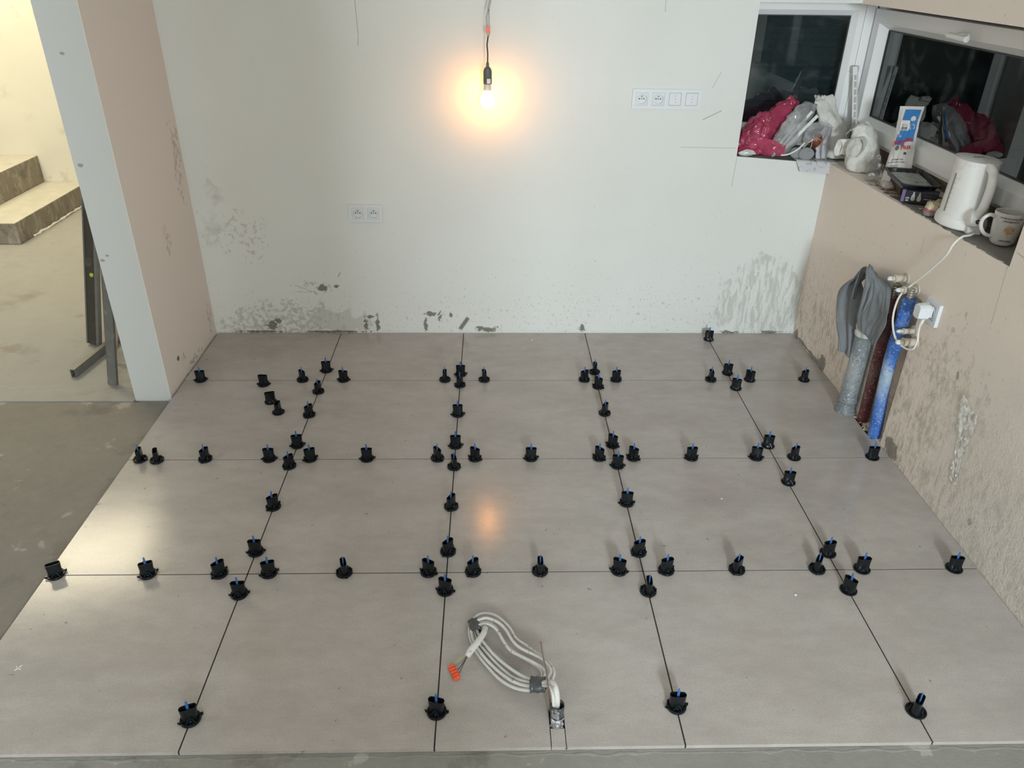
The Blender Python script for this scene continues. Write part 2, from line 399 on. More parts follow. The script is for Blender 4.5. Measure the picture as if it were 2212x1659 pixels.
G().box(.12, .53, -4.42, -4.22, -.03, H).out('shade_blocker', 'plain', kind='structure')  # added unseen blocker, keeps the work lamp off the upper left back wall
G().box(-6.15, 2.3, -7.65, 2.43, H, H+.1).out('ceiling', 'ceil', kind='structure')
# tiled floor: 60 cm slabs with 3 mm joints
Y1, Y2, Y3, Y4 = -.4835, -1.0835, -1.6835, -2.2769
rows = [(-.004, Y1), (Y1, Y2), (Y2, Y3), (Y3, Y4)]; cols = [(-1.2, -.6), (-.6, 0), (0, .6), (.6, 1.2), (1.2, 1.6395)]
g = G(); j = .0019
for ri, (ya, yb) in enumerate(rows):
    for ci, (xa, xb) in enumerate(cols):
        x0, x1 = xa+j, xb-(j if ci < 4 else 0); y0, y1 = yb+(j if ri < 3 else 0), ya-j
        if ri == 3 and ci == 2:
            g.box(x0, .2775, y0, -2.17, -.011, 0); g.box(.3155, x1, y0, -2.17, -.011, 0); g.box(x0, x1, -2.17, y1, -.011, 0)
            g.box(.2795, .3135, y0, -2.227, -.011, 0)
        elif ri == 1 and ci == 4:
            arc = [(1.605+.041*math.cos(t), -.745+.041*math.sin(t)) for t in [math.radians(a) for a in range(45, 320, 15)]]
            poly = [(x0, y0), (x1, y0), (x1, -.958), (1.621, -.958), (1.621, -.795), (1.6365, -.772)]+arc[::-1]+[(1.6365, -.70), (x1, -.70), (x1, y1), (x0, y1)]
            g.prism(poly, -.011, 0)
        else: g.box(x0, x1, y0, y1, -.011, 0)
g.out('floor', 'tile', kind='structure')
g = G()
for xx in (-.6, 0, .6, 1.2): g.box(xx-.003, xx+.003, Y4+.001, -.004, -.011, -.0013)
for yy in (Y1, Y2, Y3): g.box(-1.198, 1.6385, yy-.003, yy+.003, -.011, -.0013)
g.out('floor_joints', 'grout', kind='structure')
G().box(-1.19, 1.70, Y4+.012, 0, -.03, -.0105).out('floor_bed', 'grout', kind='structure')
G().box(-6, XR, -7.5, Y4+.010, -.06, -.0122).out('floor_front', 'front', kind='structure')
G().box(-6, -1.193, Y4+.010, -.645, -.06, -.0140).out('floor_left', 'screed', kind='structure')
G().box(-6, XW, -.639, 2.28, -.06, -.010).out('floor_hall', 'hallfloor', kind='structure')
# ridges of mortar: along the front edge of the tiles and the hall threshold
random.seed(8)
def ridge(name, p, q, n, wd, hh, m, seed):
    p, q = Vector(p), Vector(q); d = (q-p).normalized(); s = Vector((-d.y, d.x, 0))
    def fn(u, v):
        a = p.lerp(q, u); k = .35+1.1*abs(noise.noise(Vector((u*n*.35, seed, 0))))
        off = noise.noise(Vector((u*n*.18, seed+5, 0)))*wd*1.1
        return a+s*((v-.5)*wd*2*k+off)+Vector((0, 0, hh*k*math.sin(PI*v)**.7))
    return grid(fn, n, 6).out(name, m, kind='structure', smooth=True)
ridge('trim_1', (-1.35, Y4-.010, -.0126), (1.64, Y4-.010, -.0126), 260, .009, .0022, 'front', 1)
ridge('trim_2', (-3.2, -.565, -.0105), (XW-.005, -.545, -.0105), 160, .014, .004, 'hallfloor', 3)
# mortar bed of the window sill
g = G(); zs = .004
def sl(u, v):
    y = .20+(yn+.005-.20)*u; x = XR+.004+(1.815-XR)*v
    return Vector((x, y, sillz(y)+.002+.003*noise.noise(Vector((x*40, y*40, 0)))+(.0 if .05 < v else -.003)))
grid(sl, 90, 12).out('trim_3', 'sill', kind='structure', smooth=True)
def sl2(u, v):
    x = 1.228+(XR-1.228)*u; y = .004+.2*v
    return Vector((x, y, ZB(x)+.002+.002*noise.noise(Vector((x*40, y*40, 0)))))
grid(sl2, 30, 12).out('trim_4', 'sill', kind='structure', smooth=True)

# ------------------------------------------------------------------ windows
def ring(g, a0, a1, b0, b1, wd, d0, d1, mk):
    """rectangular frame from four mitred bars; mk(a,b,d) -> point"""
    o = [(a0, b0), (a1, b0), (a1, b1), (a0, b1)]; i = [(a0+wd, b0+wd), (a1-wd, b0+wd), (a1-wd, b1-wd), (a0+wd, b1-wd)]
    for k in range(4):
        n = (k+1) % 4; q = [o[k], o[n], i[n], i[k]]
        g.add([mk(a, b, d0) for a, b in q]+[mk(a, b, d1) for a, b in q], [(0, 1, 2, 3), (4, 5, 6, 7), (0, 1, 5, 4), (1, 2, 6, 5), (2, 3, 7, 6), (3, 0, 4, 7)])
    return g
def bevelring(g, a0, a1, b0, b1, wd, d0, d1, mk):
    """sloping glazing bead between outer (depth d0) and inner (depth d1) rectangles"""
    o = [(a0, b0), (a1, b0), (a1, b1), (a0, b1)]; i = [(a0+wd, b0+wd), (a1-wd, b0+wd), (a1-wd, b1-wd), (a0+wd, b1-wd)]
    for k in range(4):
        n = (k+1) % 4
        g.add([mk(*o[k], d0), mk(*o[n], d0), mk(*i[n], d1), mk(*i[k], d1), mk(*o[k], d1+.002), mk(*o[n], d1+.002)], [(0, 1, 2, 3), (3, 2, 5, 4), (0, 1, 5, 4), (1, 2, 5), (0, 3, 4)])
    return g
w1 = bpy.data.objects.new('window_1', None); C.objects.link(w1); w1.location = (1.5, .21, .9); w1['kind'] = 'structure'
w2 = bpy.data.objects.new('window_2', None); C.objects.link(w2); w2.location = (1.81, -.5, .9); w2['kind'] = 'structure'
def put(o, root):
    o.parent = root; o.matrix_parent_inverse = Matrix.Translation(-root.location); return o
mk1 = lambda a, b, d: Vector((a, .21+d, b)); mk2 = lambda a, b, d: Vector((1.81+d, a, b))
put(ring(G(), 1.175, 1.808, .87, 1.52, .048, 0, .07, mk1).out('window_frame', 'pvc', bevel=.004), w1)
put(bevelring(ring(G(), 1.2245, 1.7585, .9195, 1.4705, .028, .003, .06, mk1), 1.2525, 1.7305, .9475, 1.4425, .022, .003, .028, mk1).out('glazing_bead', 'pvc'), w1)
put(ring(G(), 1.2745, 1.7085, .9695, 1.4205, .004, .026, .031, mk1).out('gasket', 'gasket'), w1)
put(G().box(1.272, 1.711, .239, .240, .967, 1.423).out('pane', 'glass'), w1)
g = G()
for k in range(22): g.add([(1.23, .335+dy, .86+k*.030+dz) for dy, dz in ((0, 0), (-.002, .012), (0, .029))]+[(1.81, .335+dy, .86+k*.030+dz) for dy, dz in ((0, 0), (-.002, .012), (0, .029))], [(0, 1, 4, 3), (1, 2, 5, 4), (0, 2, 5, 3)])
put(g.out('roller_shutter', 'shutter'), w1)
put(ring(G(), -1.36, .208, .925, 1.53, .055, 0, .07, mk2).out('window_frame', 'pvc', bevel=.004), w2)
put(bevelring(ring(G(), -1.33, .190, .945, 1.452, .052, -.016, .05, mk2), -1.278, .138, .997, 1.400, .026, -.016, .024, mk2).out('window_sash', 'pvc', bevel=.0), w2)
put(ring(G(), -1.252, .112, 1.023, 1.374, .005, .020, .027, mk2).out('gasket', 'gasket'), w2)
put(G().box(1.8335, 1.8345, -1.25, .110, 1.025, 1.372).out('pane', 'glass'), w2)
g = G(); g.box(1.783, 1.794, -.575, -.505, 1.398, 1.420)
hd = put(g.out('handle_plate', 'pvc', bevel=.003), w2)
g = G(); g.tube([(1.785, -.535, 1.409), (1.765, -.535, 1.409), (1.756, -.545, 1.407), (1.756, -.61, 1.405)], .0095, 12); g.tube([(1.756, -.50, 1.408), (1.756, -.62, 1.405)], .0105, 12)
put(g.out('handle', 'pvc', smooth='auto'), w2)
put(G().box(1.822, 1.88, -1.36, .21, .83, .926).out('packer', 'foam'), w2)
g = G(); g.box(1.812, 1.8215, -.66, -.60, .868, .886); g.box(1.809, 1.8215, -.60, -.585, .872, .900)
put(g.out('frame_clip', 'pvc'), w2)
# lintel soffit board / back of reveal
G().box(1.85, 2.1, .281, .30, .83, 1.479).out('trim_5', 'pvc', kind='structure')

# ------------------------------------------------------------------ staircase
st = thing('staircase', 'bare concrete staircase rising to the left against the pale far wall', 'stairs', (-3.2, 1.8, -.01))
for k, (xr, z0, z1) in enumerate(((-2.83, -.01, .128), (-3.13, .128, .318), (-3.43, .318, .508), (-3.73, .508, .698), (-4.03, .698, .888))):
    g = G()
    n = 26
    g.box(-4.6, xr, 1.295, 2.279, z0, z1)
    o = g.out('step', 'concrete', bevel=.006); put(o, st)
random.seed(3)
pts = [Vector((-2.822+.006*random.uniform(-1, 1), 1.45+k*.03, -.006+.004*random.random())) for k in range(27)]
g = G(); g.tube(pts, [.004+.006*random.random() for _ in pts], 7)
M['sealant'] = mat('white_foam_bead', (.8, .78, .7), .6, bmp=.4)
put(g.out('sealant_bead', 'sealant', smooth=True), st)

# ------------------------------------------------------------------ things leaning behind the wing wall
M['darkmetal'] = mat('dark_level_face', (.07, .062, .048), .45, .3, var=.2, dirt=(.18, .17, .13))
M['edgemetal'] = mat('level_edge', (.20, .20, .19), .45, .4, var=.2)
M['galv'] = mat('galvanised_steel', (.20, .20, .185), .5, .5, var=.25, dirt=(.35, .34, .30), dscale=20)
M['vial'] = mat('yellow_green_vial', (.45, .55, .08), .15)
M['wood'] = mat('pale_lath', (.52, .40, .31), .7, var=.15, vscale=40)
M['blackhole'] = mat('tube_inside', (.03, .035, .045), .8)
def lean(p, q, face):
    """matrix with Z along p->q, Y towards face direction"""
    p, q = Vector(p), Vector(q); z = (q-p).normalized(); y = Vector(face); y = (y-z*y.dot(z)).normalized(); x = y.cross(z)
    return Matrix(((x.x, y.x, z.x, p.x), (x.y, y.y, z.y, p.y), (x.z, y.z, z.z, p.z), (0, 0, 0, 1))), (q-p).length
t = thing('spirit_level', 'long dark spirit level leaning upright behind the wing wall end', 'tool', (-1.735, -.118, -.010))
mt, L = lean((-1.735, -.118, -.010), (-1.40, -.05, 1.64), (-.25, -1, 0))
g = G(); g.box(-.004, .044, -.008, .008, 0, L, mt)
put(g.out('web', 'darkmetal'), t)
g = G(); g.box(-.016, -.002, -.012, .012, 0, L, mt); g.box(.043, .050, -.012, .012, 0, L, mt)
put(g.out('edge_rail', 'edgemetal', bevel=.001), t)
g = G(); g.lathe([(.0, -.004), (.010, -.004), (.010, .003), (.006, .006), (0, .006)], (mt @ Vector((.012, .010, .355))), 16, ax=(-.25, -1, .1))
put(g.out('vial', 'vial', smooth=True), t)
t = thing('square_tube', 'grey rectangular steel tube lying on the hall floor, open end forward', 'metal tube', (-1.70, -.44, -.010))
g = G(); o_ = [(-.0115, 0), (.0115, 0), (.0115, .040), (-.0115, .040)]; i_ = [(-.009, .003), (.009, .003), (.009, .037), (-.009, .037)]
p0, p1 = Vector((-1.695, -.440, -.0098)), Vector((-1.632, .07, -.0098)); d = (p1-p0).normalized(); s_ = Vector((d.y, -d.x, 0))
path = [p0, p0.lerp(p1, .5), p1, p1+Vector((.03, .10, .03)), p1+Vector((.05, .15, .10)), p1+Vector((.06, .17, .2))]
R0 = [[a+s_*x+Vector((0, 0, z)) for x, z in o_] for a in path]; R1 = [[a+s_*x+Vector((0, 0, z)) for x, z in i_] for a in path]
g.rings([R1[0]]+R0, cap0=False); g.rings(R1[:3], cap0=False, cap1=False)
put(g.out('tube_body', 'galv'), t)
t = thing('drywall_stud', 'slim perforated metal stud profile leaning beside the wing wall', 'metal profile', (-1.495, -.507, -.010))
mt, L = lean((-1.497, -.507, -.010), (-1.385, -.47, .68), (-.1, -1, 0))
g = G(); g.box(-.016, .024, -.001, .001, 0, L, mt); g.box(-.016, -.0145, -.012, .001, 0, L, mt); g.box(.0225, .024, -.016, .001, 0, L, mt)
put(g.out('profile', 'galv'), t)
g = G()
for k in range(26): g.box(-.011, -.008, -.0016, -.0009, .02+k*.025, .034+k*.025, mt)
put(g.out('slots', 'blackhole'), t)
t = tag(G().box(-.010, .010, -.006, .006, 0, .66, lean((-1.588, -.30, -.010), (-1.375, -.27, .62), (0, -1, 0))[0]).out('wood_lath', 'wood'), 'thin pale wooden lath standing between the dark level and the metal stud', 'lath')

# ------------------------------------------------------------------ wall sockets
M['plastic'] = mat('white_plastic', (.70, .73, .76), .3)
M['hole'] = mat('socket_hole', (.02, .02, .02), .6)
M['pin'] = mat('earth_pin', (.35, .33, .28), .3, .9)
def frame_mesh(n, pitch=.0712, hh=.080, t=.009, op=.0510):
    """cover frame for n modules in the plane x-z, facing -y, origin at centre"""
    wd = pitch*n+.0105; g = G()
    xs = [-wd/2]; 
    for k in range(n):
        c = (k-(n-1)/2)*pitch; xs += [c-op/2, c+op/2]
    xs.append(wd/2)
    for k in range(0, len(xs)-1, 2): g.box(xs[k], xs[k+1], -t, 0, -hh/2, hh/2)
    for k in range(1, len(xs)-1, 2):
        g.box(xs[k], xs[k+1], -t, 0, op/2, hh/2); g.box(xs[k], xs[k+1], -t, 0, -hh/2, -op/2)
    return g
def insert_socket():
    g = G(); h = .0248; n = 32
    sq = []
    for i in range(n):
        a = 2*PI*i/n+PI/4; cx, cz = math.cos(a), math.sin(a); k = h/max(abs(cx), abs(cz)); sq.append((cx*k, cz*k))
    circ = lambda r, y: [Vector((r*math.cos(2*PI*i/n+PI/4), y, r*math.sin(2*PI*i/n+PI/4))) for i in range(n)]
    g.rings([[Vector((a, -.001, b)) for a, b in sq], [Vector((a, -.0085, b)) for a, b in sq], circ(.0215, -.0085), circ(.0212, -.0125), circ(.0198, -.0125), circ(.0195, -.002)])
    return g
def rot_right(o, loc): o.location = loc; o.rotation_euler = (0, 0, -PI/2)
def sockets(name, label, loc, n, kinds, rz=0):
    t = thing(name, label, 'power socket' if 'blank' not in kinds else 'socket panel', loc, rz)
    frame_mesh(n).out('cover_frame', 'plastic', t)
    for k, kd in enumerate(kinds):
        cx = (k-(n-1)/2)*.0712
        if kd == 'socket':
            o = insert_socket().out('socket_insert', 'plastic', t, smooth='auto'); o.location = (cx, 0, 0)
            g = G()
            for x_, z_, r in ((-.0095, 0, .0027), (.0095, 0, .0027), (0, .0, .0021)): g.lathe([(r, 0), (r, .0012)], (x_, -.0021, z_), 12, ax=(0, -1, 0))
            g.out('contact_hole', 'hole', o)
            G().lathe([(.0026, 0), (.0026, .008), (.001, .0095)], (0, -.002, .0105), 12, ax=(0, -1, 0)).out('earth_pin', 'pin', o, smooth='auto')
        else:
            o = G().box(-.0246, .0246, -.0095, -.001, -.0246, .0246).out('blank_cover', 'plastic', t, bevel=.0008); o.location = (cx, 0, 0)
            g = G()
            for z_ in (-.013, 0, .013): g.lathe([(.0013, 0), (.0013, .0006)], (.001, -.0096, z_), 10, ax=(0, -1, 0))
            g.out('screw_dot', 'hole', o)
    return t
sockets('double_socket', 'white double power socket low on the back wall, left of the bulb', (-.4334, -.0002, .6012), 2, ['socket', 'socket'])
sockets('socket_panel', 'white four-module panel beside the window with two sockets and two blank covers', (.8842, -.0002, 1.1055), 4, ['socket', 'socket', 'blank', 'blank'])

# ------------------------------------------------------------------ hanging bulb
M['cablegrey'] = mat('grey_cable_sheath', (.42, .42, .40), .5)
M['thinwire'] = mat('thin_dark_wire', (.07, .06, .055), .5)
M['orange'] = mat('orange_connector', (.9, .13, .05), .35)
M['blackcord'] = mat('black_cord', (.02, .018, .015), .4)
M['holder'] = mat('lamp_holder_grey', (.10, .105, .095), .45)
M['cup'] = mat('bulb_base_white', (.72, .66, .60), .4)
M['label'] = mat('sticker_white', (.75, .74, .76), .4)
m, b = new('bulb_glow'); b.inputs['Base Color'].default_value = (1, .9, .75, 1); b.inputs['Emission Color'].default_value = (1, .40, .095, 1); b.inputs['Emission Strength'].default_value = BULB_EMIT; M['glow'] = m
BY = -.105
t = thing('hanging_bulb', 'lit warm bulb hanging by its cable in front of the back wall', 'light bulb', (.121, BY, 1.08))
bx = .121
g = G(); g.lathe([(.0135, .040), (.0155, .034), (.024, .022), (.0292, .008), (.030, -.002), (.0275, -.014), (.021, -.024), (.011, -.0300), (.002, -.0315)], (bx, BY, 1.110), 28)
put(g.out('bulb_globe', 'glow', smooth=True), t)
g = G(); g.lathe([(.0130, .066), (.0150, .062), (.0158, .048), (.0172, .0405), (.0165, .038)], (bx, BY, 1.110), 28)
put(g.out('bulb_base', 'cup', smooth=True), t)
g = G(); g.lathe([(.0165, 0), (.0175, .002), (.0178, .018), (.0170, .032), (.0176, .034), (.0170, .050), (.0130, .061), (.0065, .0655), (.0055, .080), (.0035, .084)], (bx+.001, BY, 1.173), 24)
h_ = put(g.out('lamp_holder', 'holder', smooth='auto'), t)
g = grid(lambda u, v: Vector((bx+.001+.0181*math.sin(-.15+.9*u), BY-.0181*math.cos(-.15+.9*u), 1.177+.018*v)), 8, 1)
put(g.out('sticker', 'label'), t)
g = G(); g.tube([(bx+.001, BY, 1.254), (bx+.0015, BY, 1.29), (bx-.001, BY, 1.318), (bx+.001, BY, 1.335), (bx+.003, BY, 1.350)], .0028, 8, 5)
put(g.out('black_cord', 'blackcord', smooth=True), t)
g = G()
for k, dx in enumerate((-.004, .001, .006)):
    g.tube([(bx+.003, BY, 1.348), (bx+dx+.003, BY, 1.358), (bx+dx+.003, BY, 1.366)], .0011, 6, 3)
    g.tube([(bx+dx+.003, BY, 1.386), (bx+dx*1.1+.001, BY, 1.42), (bx+.006+dx*.3, BY, 1.452)], .0011, 6, 4)
put(g.out('thin_wire', 'thinwire'), t)
for dx in (-.0045, .001, .0065):
    put(G().box(bx+dx+.0005, bx+dx+.0053, BY-.004, BY+.004, 1.363, 1.388).out('wire_connector', 'orange', bevel=.0007), t)
g = G(); g.tube([(bx+.005, BY, 1.448), (bx+.012, BY, 1.48), (bx+.022, BY, 1.53), (bx+.01, BY+.01, 1.7), (bx+.02, BY-.02, 2.1), (bx+.02, BY-.02, 2.6)], .0048, 10, 5)
put(g.out('supply_cable', 'cablegrey', smooth=True), t)

# ------------------------------------------------------------------ levelling caps
M['cap'] = mat('black_glossy_plastic', (.007, .009, .011), .26, dirt=(.10, .12, .13), dscale=90, dlo=.66, dhi=.76, bmp=.3, bscale=120, spec=.3)
M['bluepin'] = mat('blue_pin', (.04, .13, .38), .4, var=.2)
def stadium(l, w_, z, n=28):
    r = w_; out = []
    for i in range(n):
        a = 2*PI*i/n; c, s = math.cos(a), math.sin(a)
        out.append(Vector((r*c+(l-r)*(1 if c > 0 else -1)*min(1, abs(c)*3), r*s, z)))
    return out
def cap_parts(tabs):
    g = G(); R_ = .0252
    g.lathe([(R_-.001, 0), (R_, .0015), (R_, .0045), (R_-.0010, .0080 if tabs else .005), (R_-.0032, .0080 if tabs else .0048), (R_-.0050, .0030), (.010, .0028)], (0, 0, 0), 36)
    if tabs:
        for s in (1, -1):
            g.prism([(s*(R_-.002), -.004), (s*(R_+.0050), s*.004), (s*(R_-.001), s*.009), (s*(R_-.004), s*.004)], .0022, .0055)
            g.add([(s*(R_-.003), s*.003, .004), (s*(R_+.0050), s*.0045, .0045), (s*(R_+.0045), s*.0055, .011), (s*(R_-.001), s*.009, .0045)], [(0, 1, 2), (1, 3, 2), (0, 2, 3), (0, 1, 3)])
        for a in range(0, 360, 45):
            a = math.radians(a+12); c = Vector((math.cos(a), math.sin(a), 0))*(R_-.003); g.box(-.0016, .0016, -.0032, .0032, .005, .0095, Matrix.Translation(c) @ Matrix.Rotation(a+PI/2, 4, 'Z'))
    disc = g
    g = G()
    out_ = ([stadium(.0192, .0108, .0030), stadium(.0192, .0102, .009), stadium(.0192, .0098, .015), stadium(.0194, .0093, .024)] if tabs else [stadium(.0205, .0150, .0036), stadium(.0203, .0125, .009), stadium(.0200, .0105, .015), stadium(.0198, .0094, .024)])+[ stadium(.0202, .0090, .036), stadium(.0208, .0088, .0460)]
    inn = [stadium(.0196, .0076, .0460), stadium(.0190, .0078, .034), stadium(.0180, .007, .022)]
    g.rings(out_+inn, cap0=False)
    for s in (1, -1):      # arched ribs at the foot of each broad face
        g.tube([(-.012, s*.0190, .004), (-.006, s*.0140, .0145), (0, s*.0112, .0195), (.006, s*.0140, .0145), (.012, s*.0190, .004)], .0013, 6, 4)
        g.tube([(0, s*.0165, .006), (0, s*.0108, .018)], .0010, 6)
    g.box(-.0012, .0012, -.0088, -.0060, .012, .0445); g.box(-.0012, .0012, .0060, .0088, .012, .0445)
    knob = g
    g = G(); g.rings([[Vector((a*math.cos(2*PI*i/12), b_*math.sin(2*PI*i/12), z)) for i in range(12)] for a, b_, z in ((.0036, .0022, .020), (.0036, .0022, .048), (.0030, .0020, .060), (.0026, .0018, .0655), (.0012, .0010, .068))])
    g.box(-.0020, .0020, -.0135, -.0125, .007, .0100)
    return disc, knob, g
protoT = thing('levelling_cap', '', 'levelling cap'); protoP = thing('levelling_cap', '', 'levelling cap')
for pr_, tb in ((protoT, True), (protoP, False)):
    d_, k_, p_ = cap_parts(tb)
    d_.out('base_disc', 'cap', pr_, smooth='auto'); k_.out('knob', 'cap', pr_, smooth='auto'); p_.out('blue_pin', 'bluepin', pr_, smooth='auto')
